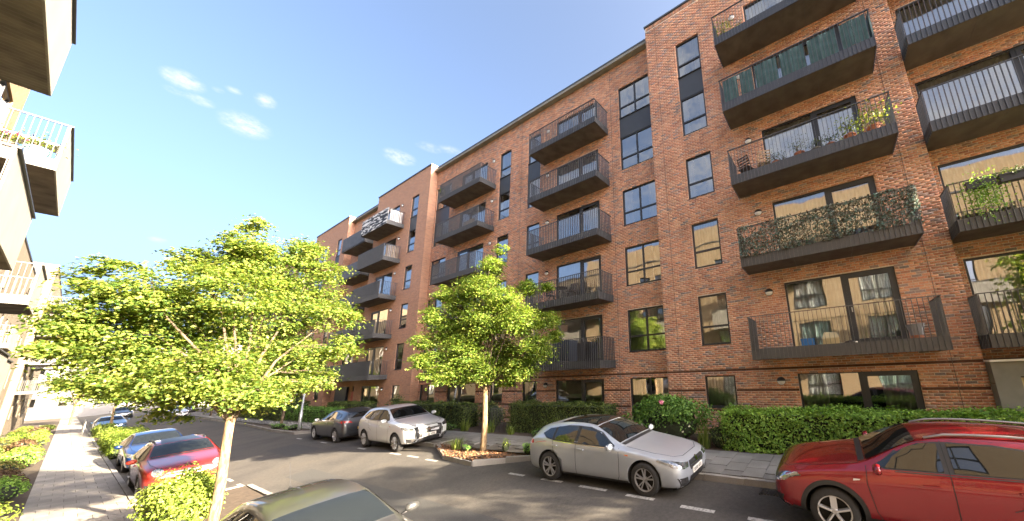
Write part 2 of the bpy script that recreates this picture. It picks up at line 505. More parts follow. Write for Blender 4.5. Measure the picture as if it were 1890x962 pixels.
MT['grey_pl'] = plain("grey_plastic", (0.30, 0.32, 0.36), 0.5, 0, 0.05)
MT['redpaint'] = plain("red_paint", (0.42, 0.045, 0.025), 0.5, 0, 0.1)
MT['cream'] = plain("cream_paint", (0.60, 0.52, 0.30), 0.6, 0, 0.1)
MT['navy'] = plain("navy_paint", (0.015, 0.028, 0.055), 0.5, 0, 0.1)
MT['render'] = plain("pale_render", (0.20, 0.195, 0.19), 0.9, 0, 0.06, 1)
MT['teal'] = plain("teal_screen_fabric", (0.10, 0.19, 0.195), 0.85, 0, 0.25, 4)
MT['greysheet'] = plain("grey_screen_sheet", (0.085, 0.09, 0.10), 0.7, 0, 0.2, 3)
MT['bamboo'] = plain("bamboo_screen", (0.36, 0.28, 0.20), 0.85, 0, 0.3, 6)
MT['white_pl'] = plain("white_plastic", (0.75, 0.75, 0.74), 0.5, 0, 0.04)
MT['net'] = leafmat("camouflage_cloth", [(0, (0.05, 0.045, 0.03)), (0.35, (0.14, 0.15, 0.11)), (0.6, (0.10, 0.22, 0.20)), (0.8, (0.34, 0.38, 0.34)), (1, (0.20, 0.15, 0.10))], 0.15, 0.8)


for k_, st_ in (('bark', (9, 9, 1.6)), ('bark_d', (9, 9, 1.6))):
    nt_ = MT[k_].node_tree
    tx_ = [q for q in nt_.nodes if q.type == 'TEX_NOISE'][0]
    mp_ = nt_.nodes.new("ShaderNodeMapping"); mp_.inputs['Scale'].default_value = (3.2, 3.2, .7)
    tc_ = [q for q in nt_.nodes if q.type == 'TEX_COORD'][0]
    nt_.links.new(tc_.outputs['Object'], mp_.inputs[0]); nt_.links.new(mp_.outputs[0], tx_.inputs['Vector'])
    rp_ = [q for q in nt_.nodes if q.type == 'VALTORGB'][0]
    rp_.color_ramp.elements[0].position = .4; rp_.color_ramp.elements[1].position = .62


# ------------------------------------------------------------------ mesh helpers
class MB:
    def __init__(self):
        self.v, self.f, self.m = [], [], []

    def add(self, vs, fs, mi=0):
        o = len(self.v)
        self.v.extend(vs)
        for f in fs:
            self.f.append(tuple(i + o for i in f))
            self.m.append(mi)

    def quad(self, a, b, c, d, mi=0):
        self.add([a, b, c, d], [(0, 1, 2, 3)], mi)

    def box(self, x0, x1, y0, y1, z0, z1, mi=0):
        if x1 < x0: x0, x1 = x1, x0
        if y1 < y0: y0, y1 = y1, y0
        if z1 < z0: z0, z1 = z1, z0
        self.add([(x0, y0, z0), (x1, y0, z0), (x1, y1, z0), (x0, y1, z0), (x0, y0, z1), (x1, y0, z1), (x1, y1, z1), (x0, y1, z1)],
                 [(0, 3, 2, 1), (4, 5, 6, 7), (0, 1, 5, 4), (1, 2, 6, 5), (2, 3, 7, 6), (3, 0, 4, 7)], mi)

    def bar(self, p, q, w, h=None, mi=0):
        """rectangular bar from p to q"""
        h = h or w
        p, q = Vector(p), Vector(q)
        d = (q - p).normalized()
        s = d.cross(Vector((0, 0, 1)))
        if s.length < 1e-4:
            s = Vector((1, 0, 0))
        s.normalize()
        t = s.cross(d)
        vs = []
        for c in (p, q):
            for a, b in ((-1, -1), (1, -1), (1, 1), (-1, 1)):
                vs.append(tuple(c + s * (a * w / 2) + t * (b * h / 2)))
        self.add(vs, [(3, 2, 1, 0), (4, 5, 6, 7), (0, 1, 5, 4), (1, 2, 6, 5), (2, 3, 7, 6), (3, 0, 4, 7)], mi)

    def tube(self, pts, rs, n=8, mi=0, cap=True):
        pts = [Vector(p) for p in pts]
        if not isinstance(rs, (list, tuple)):
            rs = [rs] * len(pts)
        o = len(self.v)
        for i, p in enumerate(pts):
            d = (pts[min(i + 1, len(pts) - 1)] - pts[max(i - 1, 0)])
            if d.length < 1e-6:
                d = Vector((0, 0, 1))
            d.normalize()
            s = d.cross(Vector((0.37, 0.91, 0.17)))
            s.normalize()
            t = d.cross(s)
            for k in range(n):
                a = 2 * math.pi * k / n
                self.v.append(tuple(p + (s * math.cos(a) + t * math.sin(a)) * rs[i]))
        for i in range(len(pts) - 1):
            for k in range(n):
                a, b = o + i * n + k, o + i * n + (k + 1) % n
                self.f.append((a, b, b + n, a + n)); self.m.append(mi)
        if cap:
            self.f.append(tuple(o + k for k in range(n))[::-1]); self.m.append(mi)
            e = o + (len(pts) - 1) * n
            self.f.append(tuple(e + k for k in range(n))); self.m.append(mi)

    def lathe(self, prof, n=16, axis='z', o=(0, 0, 0), mi=0):
        """prof: (radius, height) pairs"""
        base = len(self.v)
        for (r, h) in prof:
            for k in range(n):
                a = 2 * math.pi * k / n
                c, s = r * math.cos(a), r * math.sin(a)
                if axis == 'z': p = (c, s, h)
                elif axis == 'x': p = (h, c, s)
                else: p = (c, h, s)
                self.v.append((p[0] + o[0], p[1] + o[1], p[2] + o[2]))
        for i in range(len(prof) - 1):
            for k in range(n):
                a, b = base + i * n + k, base + i * n + (k + 1) % n
                self.f.append((a, b, b + n, a + n)); self.m.append(mi)

    def build(self, name, mats, parent=None, off=(0, 0, 0), smooth=False, kind=None):
        me = bpy.data.meshes.new(name)
        off = Vector(off)
        vs = [(v[0] - off[0], v[1] - off[1], v[2] - off[2]) for v in self.v]
        me.from_pydata(vs, [], self.f)
        if not isinstance(mats, (list, tuple)):
            mats = [mats]
        for m in mats:
            me.materials.append(m)
        if len(mats) > 1:
            me.polygons.foreach_set('material_index', self.m)
        if smooth:
            me.polygons.foreach_set('use_smooth', [True] * len(me.polygons))
        me.update()
        return link(name, me, parent, kind)


def link(name, me, parent=None, kind=None):
    o = bpy.data.objects.new(name, me)
    C.objects.link(o)
    if parent is not None:
        o.parent = parent
    if kind:
        o['kind'] = kind
    return o


def thing(name, label, cat, loc=(0, 0, 0), rz=0.0, group=None, ry=0.0):
    o = bpy.data.objects.new(name, None)
    C.objects.link(o)
    o.empty_display_size = 0.2
    o.location = loc
    o.rotation_euler = (0, ry, rz)
    o['label'] = label
    o['category'] = cat
    if group:
        o['group'] = group
    return o


def tag(o, label, cat, group=None):
    o['label'] = label
    o['category'] = cat
    if group:
        o['group'] = group
    return o


def dup(root, loc, label, rz=None):
    r = root.copy(); C.objects.link(r); r.location = loc; r['label'] = label
    if rz is not None: r.rotation_euler = (0, 0, rz)
    for ch in list(root.children):
        c = ch.copy(); C.objects.link(c); c.parent = r
        for g in list(ch.children):
            d = g.copy(); C.objects.link(d); d.parent = c
    return r


def leaves_mesh(name, P, N, size, mat, aspect=0.62, fold=0.28, jitter=0.6):
    """many small folded leaves: P positions (n,3), N preferred normals (n,3)"""
    n = len(P)
    P = np.asarray(P, float)
    N = np.asarray(N, float) + RNG.normal(0, jitter, (n, 3))
    N /= np.linalg.norm(N, axis=1, keepdims=True) + 1e-9
    T = RNG.normal(0, 1, (n, 3))
    T -= N * (T * N).sum(1, keepdims=True)
    T /= np.linalg.norm(T, axis=1, keepdims=True) + 1e-9
    B = np.cross(N, T)
    L = (size * RNG.uniform(0.65, 1.3, n))[:, None]
    Wd = L * aspect
    v = np.empty((n, 4, 3))
    v[:, 0] = P - T * L * 0.5
    v[:, 1] = P + B * Wd * 0.5 + N * L * fold * 0.5
    v[:, 2] = P + T * L * 0.5 - N * L * 0.12
    v[:, 3] = P - B * Wd * 0.5 + N * L * fold * 0.5
    idx = np.arange(n)[:, None] * 4
    f = np.concatenate([idx + np.array([[0, 1, 2]]), idx + np.array([[0, 2, 3]])], 1).reshape(-1)
    me = bpy.data.meshes.new(name)
    me.vertices.add(n * 4)
    me.vertices.foreach_set('co', v.reshape(-1))
    me.loops.add(n * 6)
    me.loops.foreach_set('vertex_index', f.astype(np.int32))
    me.polygons.add(n * 2)
    me.polygons.foreach_set('loop_start', np.arange(0, n * 6, 3, dtype=np.int32))
    me.polygons.foreach_set('loop_total', np.full(n * 2, 3, dtype=np.int32))
    me.materials.append(mat)
    me.update(calc_edges=True)
    me.validate()
    return me


# ground cross-section: carriageway falls gently from the right kerb to the left one
_GX = [(-60, -.50), (-0.2, -.50), (1.57, -.52), (3.5, -.40), (6.65, .015), (7.9, .10), (60, .10)]


def G(x, y):
    for (a, za), (b, zb) in zip(_GX, _GX[1:]):
        if x <= b:
            z = za + (zb - za) * (x - a) / (b - a)
            break
    else:
        z = _GX[-1][1]
    return z - 0.01 * (min(max(y, -60), 160) - 10)


PATH_Z = lambda y: -.38 - 0.01 * (y - 10)      # left pavement surface
PAVE_Z = lambda x, y: .22 + 0.07 * min(max(x - 7.9, 0), 1.8) - 0.01 * (y - 10)

# ------------------------------------------------------------------ setting: ground, road, pavements
def strip(name, xs, ys, zf, mat, kind='structure'):
    mb = MB()
    for x in xs:
        for y in ys:
            mb.v.append((x, y, zf(x, y)))
    ny = len(ys)
    for i in range(len(xs) - 1):
        for j in range(ny - 1):
            a = i * ny + j
            mb.f.append((a, a + ny, a + ny + 1, a + 1)); mb.m.append(0)
    return mb.build(name, mat, kind=kind)


YS = [-60, -30, -15, -6, 0, 5, 10, 15, 20, 30, 40, 60, 80, 100, 130, 160]
strip("ground", [-900, -60, -12, -3, -0.3, 1.6, 3.6, 6.6, 7.9, 12, 60, 900], [-900, -60] + YS[1:] + [400, 1200],
      lambda x, y: G(x, y) - 0.16, MT['grassland'])
strip("road", [1.57, 2.5, 3.5, 4.5, 5.5, 6.65, 7.3, 7.9], YS, lambda x, y: G(x, y), MT['asphalt'])
strip("side_road", [-30, 1.57], [112, 120], lambda x, y: G(x, y), MT['asphalt'])
strip("left_flower_bed", [-6, -3.4, -0.15], YS, lambda x, y: -.40 - 0.01 * (y - 10), MT['soil'])
strip("right_flower_bed", [9.72, 10.4, 12.7], YS, lambda x, y: PAVE_Z(9.7, y) + 0.0, MT['soil'])

# left pavement: slabs one by one near the camera, jointed sheet beyond
pl = strip("pavement", [-0.19, 1.45], YS, lambda x, y: PATH_Z(y) - 0.022, MT['joint'])
sm = MB(); sm.box(0, .392, 0, .592, -.05, 0)
slab_me = None
r_ = 0
y = 15.0
while y < 40.0:
    off = 0.2 if r_ % 2 else 0.0
    x = -0.17 - off
    while x < 1.44:
        x0, x1 = max(x, -0.17), min(x + .4, 1.44)
        if x1 - x0 > .05:
            if slab_me is None:
                o = sm.build("paving_slab", MT['slab'], pl); slab_me = o.data
            else:
                o = link("paving_slab", slab_me, pl)
            o.location = (x0 + .004, y + .004, PATH_Z(y) + random.uniform(-.002, .002))
            o.scale = ((x1 - x0 - .008) / .392, 1, 1)
            o.rotation_euler = (-0.01, 0, 0)
        x += .4
    y += .6
    r_ += 1
fm = MB()
while y < 112:
    for i in range(4):
        fm.box(-0.17 + i * .4025 + .004, -0.17 + (i + 1) * .4025 - .004, y + .004, y + .596, PATH_Z(y) - .05, PATH_Z(y))
    y += .6
fm.build("paving_slab", MT['slab'], pl, kind='stuff')

pr_ = strip("footpath", [8.03, 8.8, 9.7], YS, lambda x, y: PAVE_Z(x, y) - 0.022, MT['joint'])
s2 = MB(); s2.box(0, .542, 0, .442, -.05, 0)
slab2 = None
y = -1.0
fm = MB()
r_ = 0
while y < 75:
    off = .27 if r_ % 2 else 0
    x = 8.04 - off
    while x < 9.7:
        x0, x1 = max(x, 8.04), min(x + .55, 9.7)
        inplanter = (8.2 < y < 13.8) and x0 < 8.5
        if x1 - x0 > .06 and not (inplanter and x1 < 8.75):
            z = PAVE_Z((x0 + x1) / 2, y) + random.uniform(-.002, .002)
            if y < 19:
                if slab2 is None:
                    o = s2.build("paving_slab", MT['slab_r'], pr_); slab2 = o.data
                else:
                    o = link("paving_slab", slab2, pr_)
                o.location = (x0 + .004, y + .004, z)
                o.scale = ((x1 - x0 - .008) / .542, 1, 1)
                o.rotation_euler = (-0.01, -0.06, 0)
            else:
                fm.box(x0 + .004, x1 - .004, y + .004, y + .446, z - .05, z)
        x += .55
    y += .45
    r_ += 1
fm.build("paving_slab", MT['slab_r'], pr_, kind='stuff')

# kerbs: stones one by one
kb = MB(); kb.box(0, .125, 0, .905, -.3, 0)
kerb_me = kb.build("kerb_stone", MT['kerb']).data
kerb0 = bpy.data.objects["kerb_stone"]
kr = bpy.data.objects.new("kerb", None); C.objects.link(kr); kr['kind'] = 'structure'
kerb0.parent = kr
kerb0.location = (7.9, -8, PAVE_Z(7.9, -8) + .004)


def kerbstone(p, q, z):
    d = Vector((q[0] - p[0], q[1] - p[1], 0))
    L = d.length
    n = max(1, round(L / .915))
    for i in range(n):
        o = link("kerb_stone", kerb_me, kr)
        a = p[0] + d.x * i / n, p[1] + d.y * i / n
        o.location = (a[0], a[1], z(a[0], a[1]))
        o.rotation_euler = (0, 0, math.atan2(d.y, d.x) - math.pi / 2)
        o.scale = (1, (L / n - .01) / .905, 1)


zk = lambda x, y: PAVE_Z(7.9, y) + .004
kerbstone((7.9, -7), (7.9, 8.4), zk)
kerbstone((7.9, 14.0), (7.9, 26.4), zk)
kerbstone((7.9, 8.25), (6.80, 9.9), lambda x, y: G(x, y) + .13)
kerbstone((6.80, 9.95), (7.0, 11.75), lambda x, y: G(x, y) + .13)
kerbstone((7.0, 11.8), (7.95, 13.95), lambda x, y: G(x, y) + .13)
kerbstone((7.9, 26.4), (7.25, 27.4), lambda x, y: G(x, y) + .13)
kerbstone((7.25, 27.4), (7.2, 31.5), lambda x, y: G(x, y) + .13)
kerbstone((7.2, 31.5), (7.7, 42), lambda x, y: G(x, y) + .13)
kerbstone((7.7, 42), (7.75, 75), lambda x, y: G(x, y) + .13)
zl_ = lambda x, y: PATH_Z(y) + .004
kerbstone((1.45, 16.5), (1.45, 33), zl_)
kerbstone((1.45, 33), (1.45, 75), zl_)
# build-out round the left tree
kerbstone((1.45, 9.5), (3.45, 9.5), lambda x, y: G(x, y) + .12)
kerbstone((3.4, 9.6), (3.4, 16.4), lambda x, y: G(x, y) + .12)
kerbstone((3.35, 16.5), (1.45, 16.5), lambda x, y: G(x, y) + .12)


def bed(name, poly, z, mat, chips=0):
    mb = MB()
    mb.add([(x, y, z(x, y)) for x, y in poly], [tuple(range(len(poly)))])
    return mb.build(name, mat, kind='structure')


bed("planting_bed", [(7.92, 8.3), (6.86, 9.95), (7.06, 11.75), (7.95, 13.9), (8.55, 13.8), (8.55, 8.3)], lambda x, y: G(7.4, 11) + .10, MT['soil'])
bed("planting_bed", [(1.5, 9.6), (3.36, 9.6), (3.36, 16.4), (1.5, 16.4)], lambda x, y: G(x, 13) + .09, MT['soil'])
bed("planting_bed", [(7.9, 26.5), (7.3, 27.5), (7.28, 31.5), (7.8, 42), (8.03, 42), (8.03, 26.5)], lambda x, y: G(7.6, 34) + .10 - .01 * (y - 34), MT['soil'])
bed("planting_bed", [(1.6, 33.1), (3.4, 33.1), (3.4, 60), (1.6, 60)], lambda x, y: G(2.5, 45) + .08 - .01 * (y - 45), MT['soil'])
# bark chips
P = np.column_stack([RNG.uniform(6.85, 8.5, 3000), RNG.uniform(8.4, 13.7, 3000), np.zeros(3000)])
lo = np.where(P[:, 1] < 9.95, 7.92 - (P[:, 1] - 8.3) * .64, np.where(P[:, 1] < 11.75, 6.9, 6.98 + (P[:, 1] - 11.75) * .42))
P = P[P[:, 0] > lo]
P[:, 2] = G(7.4, 11) + .115
link("bark_mulch", leaves_mesh("bark_mulch", P, np.tile([0, 0, 1.], (len(P), 1)), .075, MT['mulch'], .4, .1, .5), kind='stuff')

# painted bay marks
mk = [(8.16, 7.56, 6.76), (6.9, 6.19, 6.745), (5.6, 4.81, 6.69), (4.26, 3.58, 6.64), (2.97, 2.3, 6.56), (1.71, 1.0, 6.54), (0.4, -.3, 6.5), (-.9, -1.6, 6.48),
      (15.09, 14.3, 6.845), (13.8, 13.06, 6.85), (12.47, 11.78, 6.8), (17.9, 17.2, 6.85), (22, 21.3, 6.85), (25.4, 24.7, 6.85),
      (21.3, 20.5, 3.5), (19.1, 18.4, 3.45), (17.6, 16.9, 3.45), (9.0, 8.3, 3.45), (7.2, 6.5, 3.45), (5.4, 4.7, 3.45), (3.6, 2.9, 3.45), (23.5, 22.8, 3.5), (25.6, 24.9, 3.5), (28, 27.3, 3.5), (30.2, 29.5, 3.5)]
for a, b, x in mk:
    mb = MB()
    n = 4
    for i in range(n):
        y0, y1 = b + (a - b) * i / n, b + (a - b) * (i + 1) / n
        mb.add([(x - .05, y0, G(x - .05, y0) + .005), (x + .05, y0, G(x + .05, y0) + .005), (x + .05, y1, G(x + .05, y1) + .005), (x - .05, y1, G(x - .05, y1) + .005)], [(0, 1, 2, 3)])
    mb.build("bay_marking", MT['white'], kind='structure')

MT['patch'] = plain("newer_asphalt", (0.048, 0.047, 0.046), 0.9, 0, 0.35, 60, bump=0.4)
MT['iron'] = plain("cast_iron", (0.06, 0.056, 0.052), 0.55, 0.6, 0.25, 30)
for (x0, x1, y0, y1) in ((4.3, 5.0, 4.0, 16.5), (5.3, 6.3, 20.0, 23.5), (3.7, 4.2, 24, 40)):
    strip("road_patch", [x0, x1], list(np.linspace(y0, y1, 6)), lambda x, y: G(x, y) + .004, MT['patch'])
for (x, y) in ((7.72, 7.6), (7.72, 1.3), (7.7, 25.2)):
    q = MB()
    for i in range(7):
        q.box(x - .15, x + .15, y + i * .055, y + i * .055 + .03, G(x, y) - .02, G(x, y) + .008)
    q.box(x - .18, x + .18, y - .03, y - .005, G(x, y) - .02, G(x, y) + .009); q.box(x - .18, x + .18, y + .37, y + .4, G(x, y) - .02, G(x, y) + .009)
    q.build("gully_grate", MT['iron'], kind='structure')
q = MB(); q.lathe([(0, .006), (.29, .006), (.30, .0)], 28, 'z', (4.0, 14.0, G(4.0, 14.0) + .004)); q.build("manhole_cover", MT['iron'], kind='structure')

# ------------------------------------------------------------------ red brick building on the right
RB = thing("brick_apartment_building", "long six storey red brick apartment building with dark grey balconies along the street", "building", (12, 0, 0))
OFF = (12, 0, 0)
ZP = 19.14
TOPS = [2.40, 5.34, 8.295, 11.25, 14.20, 17.147]
BOTS = [1.30, 3.485, 6.45, 9.414, 12.378, 15.337]
BB = [2.844 + 2.968 * k for k in range(5)]
XA, XM = 12.0, 12.54


def wall_x(mb, X, y0, y1, z0, z1, holes, face=-1, reveal=.12, mi=0, mi_r=0):
    ys = sorted({y0, y1} | {h[0] for h in holes} | {h[1] for h in holes})
    zs = sorted({z0, z1} | {h[2] for h in holes} | {h[3] for h in holes})
    ys = [q for q in ys if y0 <= q <= y1]
    zs = [q for q in zs if z0 <= q <= z1]
    for a, b in zip(ys, ys[1:]):
        for c, d in zip(zs, zs[1:]):
            m_ = ((a + b) / 2, (c + d) / 2)
            if any(h[0] < m_[0] < h[1] and h[2] < m_[1] < h[3] for h in holes):
                continue
            mb.quad((X, b, c), (X, a, c), (X, a, d), (X, b, d), mi)
    for h in holes:
        X2 = X - face * reveal
        a, b, c, d = h
        mb.quad((X, a, c), (X2, a, c), (X2, a, d), (X, a, d), mi_r)
        mb.quad((X, b, c), (X2, b, c), (X2, b, d), (X, b, d), mi_r)
        mb.quad((X, a, d), (X2, a, d), (X2, b, d), (X, b, d), mi_r)
        mb.quad((X, a, c), (X2, a, c), (X2, b, c), (X, b, c), mi_r)


CAMP = np.array([0, 0, CAM_Z])
single_pool = []           # bricks near the camera, candidates for objects of their own


def lay_bricks(X, y0, y1, z0, z1, holes, proud=.005, cand=False):
    """stretcher bond of real bricks on a facade facing -X; returns boxes (y0,y1,z0,z1)"""
    out = []
    zt = z1 - .23
    nr = int((zt - z0) / .075)
    for r in range(nr):
        c = z0 + r * .075
        d = c + .0615
        if z0 < 1 and r % 9 == 4 and d < 3.1 and X < 13:
            continue                               # recessed band courses of the ground floor
        y = y0 - (.1125 if r % 2 else 0)
        blk = sorted((h[0] - .004, h[1] + .004) for h in holes if h[2] < (c + d) / 2 < h[3])
        while y < y1 - .02:
            a, b = max(y, y0 + .002), min(y + .211, y1 - .002)
            y += .225
            segs = [(a, b)]
            for (p, q) in blk:
                ns = []
                for (s, e) in segs:
                    if q <= s or p >= e:
                        ns.append((s, e)); continue
                    if p > s: ns.append((s, p))
                    if q < e: ns.append((q, e))
                segs = ns
            for (s, e) in segs:
                if e - s > .025:
                    out.append((s, e, c, d))
    y = y0 + .005
    while y < y1 - .07:                              # soldier course under the coping
        out.append((y, y + .065, zt + .008, z1 - .006))
        y += .075
    if cand:
        single_pool.extend((X, proud, b) for b in out)
        return []
    return [(X, proud, b) for b in out]


def brick_mesh(name, items):
    n = len(items)
    v = np.empty((n, 8, 3))
    for i, (X, pr, (a, b, c, d)) in enumerate(items):
        x0 = X - pr - .002
        x1 = X + .001
        v[i] = [(x0, a, c), (x0, b, c), (x0, b, d), (x0, a, d), (x1, a, c), (x1, b, c), (x1, b, d), (x1, a, d)]
    v[:, :4, 0] += RNG.normal(0, .0016, (n, 1))
    v -= np.array(OFF)
    base = np.array([[0, 3, 2, 1], [0, 1, 5, 4], [2, 3, 7, 6], [1, 2, 6, 5], [3, 0, 4, 7]])
    f = (np.arange(n)[:, None, None] * 8 + base).reshape(-1)
    me = bpy.data.meshes.new(name)
    me.vertices.add(n * 8)
    me.vertices.foreach_set('co', v.reshape(-1))
    me.loops.add(n * 20)
    me.loops.foreach_set('vertex_index', f.astype(np.int32))
    me.polygons.add(n * 5)
    me.polygons.foreach_set('loop_start', np.arange(0, n * 20, 4, dtype=np.int32))
    me.polygons.foreach_set('loop_total', np.full(n * 5, 4, dtype=np.int32))
    me.materials.append(MT['brick'])
    me.update(calc_edges=True)
    return me


def curtain(mb, X, y0, y1, z0, z1, fold=.03, pitch=.11):
    n = max(4, int((y1 - y0) / pitch * 4))
    ph = random.uniform(0, 6)
    for i in range(n):
        a, b = y0 + (y1 - y0) * i / n, y0 + (y1 - y0) * (i + 1) / n
        xa = X + fold * .5 * math.sin(a / pitch * 6.28 + ph) + .02 * math.sin(a * 9)
        xb = X + fold * .5 * math.sin(b / pitch * 6.28 + ph) + .02 * math.sin(b * 9)
        mb.quad((xa, a, z0), (xb, b, z0), (xb, b, z1), (xa, a, z1))


def window(root, X, y0, y1, z0, z1, kind, off, cur=None, face=-1, fm=None):
    """aluminium window set back in its opening; panes and curtain are its own pieces"""
    f = fm or MT['frame']
    s = -face
    xo, xi = X + s * .045, X + s * .115
    fw_ = .058
    mb = MB()
    mb.box(xo, xi, y0, y0 + fw_, z0, z1); mb.box(xo, xi, y1 - fw_, y1, z0, z1)
    mb.box(xo, xi, y0 + fw_, y1 - fw_, z0, z0 + fw_); mb.box(xo, xi, y0 + fw_, y1 - fw_, z1 - fw_, z1)
    # projecting dark sill and head flashing
    mb.box(X - s * .018, xo - s * .0, y0 + .002, y1 - .002, z0 - .018, z0 + .012)
    panes = []
    a, b, c, d = y0 + fw_, y1 - fw_, z0 + fw_, z1 - fw_
    h = z1 - z0
    if kind == 'narrow':
        if h > 1.4:
            t = z0 + h * .36
            mb.box(xo + s * .003, xi, a, b, t - .035, t + .035)
            panes = [(a, b, c, t - .035), (a, b, t + .035, d)]
        else:
            panes = [(a, b, c, d)]
    elif kind == 'wide':
        t = z0 + h * .36
        m_ = (y0 + y1) / 2
        mb.box(xo + s * .003, xi, m_ - .035, m_ + .035, c, d)
        mb.box(xo + s * .006, xi, a, m_ - .035, t - .035, t + .035); mb.box(xo + s * .006, xi, m_ + .035, b, t - .035, t + .035)
        panes = [(a, m_ - .035, c, t - .035), (m_ + .035, b, c, t - .035), (a, m_ - .035, t + .035, d), (m_ + .035, b, t + .035, d)]
    else:                                          # balcony door: fixed light at one side, hinged leaf at the other
        flip = kind == 'door_m'
        m_ = y0 + (y1 - y0) * (.44 if not flip else .56)
        mb.box(xo + s * .003, xi, m_ - .05, m_ + .05, c, d)
        leaf = (a, m_ - .05) if not flip else (m_ + .05, b)
        fix = (m_ + .05, b) if not flip else (a, m_ - .05)
        lw = .10
        mb.box(xo - s * .006, xi, leaf[0], leaf[0] + lw, c, d); mb.box(xo - s * .006, xi, leaf[1] - lw, leaf[1], c, d)
        mb.box(xo - s * .006, xi, leaf[0] + lw, leaf[1] - lw, c, c + .13); mb.box(xo - s * .006, xi, leaf[0] + lw, leaf[1] - lw, d - .10, d)
        hy = leaf[1] - .05 if not flip else leaf[0] + .05
        mb.box(xo - s * .05, xo - s * .0, hy - .012, hy + .012, z0 + 1.0, z0 + 1.14, 1)
        panes = [(fix[0], fix[1], c, d), (leaf[0] + lw, leaf[1] - lw, c + .13, d - .10)]
    w = mb.build("window" if not kind.startswith('door') else "balcony_door", [f, MT['steel']], root, off)
    for (p, q, r, t) in panes:
        g = MB()
        xg = X + s * .085 + random.uniform(-.004, .004)
        g.quad((xg, q, r), (xg, p, r), (xg, p, t), (xg, q, t))
        g.build("pane", MT['glass'], w, off)
    cur = cur or random.choice(['full', 'sides', 'full', 'blind', 'sides', 'full', 'teal'])
    g = MB()
    xc = X + s * .165
    mat = MT['curtain']
    if cur == 'full':
        curtain(g, xc, y0 + .05, y1 - .05, z0 + .03, z1 - .02)
    elif cur == 'teal':
        mat = MT['curtain_teal']; curtain(g, xc, y0 + .05, y1 - .05, z0 + .03, z1 - .02)
    elif cur == 'sides':
        wd = (y1 - y0)
        curtain(g, xc, y0 + .05, y0 + wd * .28, z0 + .03, z1 - .02); curtain(g, xc, y1 - wd * .26, y1 - .05, z0 + .03, z1 - .02)
    elif cur == 'blind':
        mat = MT['blind'] if random.random() < .4 else MT['curtain']
        g.quad((xc, y1, z1 - h * random.uniform(.35, .75)), (xc, y0, z1 - h * .5), (xc, y0, z1), (xc, y1, z1))
    if g.f:
        g.build("curtain", mat, w, off)
    return w


LAMP = {'me': None}


def wall_lamp(root, X, y, z, off):
    if LAMP['me'] is None:
        mb = MB()
        n, m = 14, 5
        for i in range(m + 1):
            a = math.pi / 2 * i / m
            for k in range(n):
                t = 2 * math.pi * k / n
                mb.v.append((-.10 * math.sin(a) - .015, .125 * math.cos(a) * math.cos(t), .125 * math.cos(a) * math.sin(t)))
        for i in range(m):
            for k in range(n):
                p, q = i * n + k, i * n + (k + 1) % n
                mb.f.append((p, q, q + n, p + n)); mb.m.append(0 if 0 <= k < n // 2 else 1)
        mb.lathe([(.0, 0), (.132, 0), (.132, -.02), (.11, -.03)], 14, 'x', (0, 0, 0), 0)
        o = mb.build("wall_lamp", [MT['black'], MT['lampw']], root, smooth=True)
        LAMP['me'] = o.data
    else:
        o = link("wall_lamp", LAMP['me'], root)
    o.location = (X - off[0], y - off[1], z - off[2])


BAR = {}


def balcony(root, X, y0, y1, zb, off, singles=False, depth=1.17, open_left=True, open_right=True, screens=()):
    """steel balcony: slab and fascia, with flat balusters that run down over the fascia"""
    xf = X - depth
    mb = MB()
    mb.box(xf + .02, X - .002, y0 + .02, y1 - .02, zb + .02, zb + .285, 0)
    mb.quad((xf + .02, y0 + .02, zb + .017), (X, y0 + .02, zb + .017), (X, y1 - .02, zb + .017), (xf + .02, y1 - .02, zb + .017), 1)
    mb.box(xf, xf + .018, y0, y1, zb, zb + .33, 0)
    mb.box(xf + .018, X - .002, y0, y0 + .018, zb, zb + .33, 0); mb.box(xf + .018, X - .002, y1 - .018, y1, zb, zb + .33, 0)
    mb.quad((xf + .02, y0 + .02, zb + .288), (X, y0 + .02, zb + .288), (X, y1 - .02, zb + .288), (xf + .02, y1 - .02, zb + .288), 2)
    for yy in np.linspace(y0, y1, 4)[1:-1]:          # soffit panel joints
        mb.box(xf + .03, X - .01, yy - .004, yy + .004, zb + .012, zb + .016, 0)
    b = mb.build("balcony", [MT['metal'], MT['soffit'], MT['deck']], root, off)
    zt = zb + 1.335
    h = MB()
    h.box(xf - .03, xf + .022, y0 - .022, y1 + .022, zt - .02, zt)
    h.box(xf + .022, X, y0 - .022, y0 + .018, zt - .02, zt); h.box(xf + .022, X, y1 - .018, y1 + .022, zt - .02, zt)
    h.build("handrail", MT['bar'], b, off)
    n = int(round((y1 - y0) / .112))
    key = 'front'
    if key not in BAR:
        q = MB(); q.box(-.024, .024, -.005, .005, 0, 1.315)
        BAR[key] = q
    bars = [(xf - .006, y0 + .005 + (y1 - y0 - .01) * i / n, 0) for i in range(n + 1)]
    ns = int(round(depth / .112))
    sides = [(xf + depth * i / ns, yy, 1) for yy in (y0 - .0, y1 + .0) for i in range(1, ns)]
    if singles:
        for (x, yv, _) in bars:
            if 'me' not in BAR:
                o = BAR[key].build("baluster", MT['bar'], b)
                BAR['me'] = o.data
            else:
                o = link("baluster", BAR['me'], b)
            o.location = (x - off[0], yv - off[1], zb - off[2])
        rest = sides
    else:
        rest = bars + sides
    q = MB()
    for (x, yv, k) in rest:
        if k == 0: q.box(x - .024, x + .024, yv - .005, yv + .005, zb, zt - .02)
        else: q.box(x - .005, x + .005, yv - .024, yv + .024, zb, zt - .02)
    if q.f:
        q.build("baluster", MT['bar'], b, off, kind='stuff')
    return b


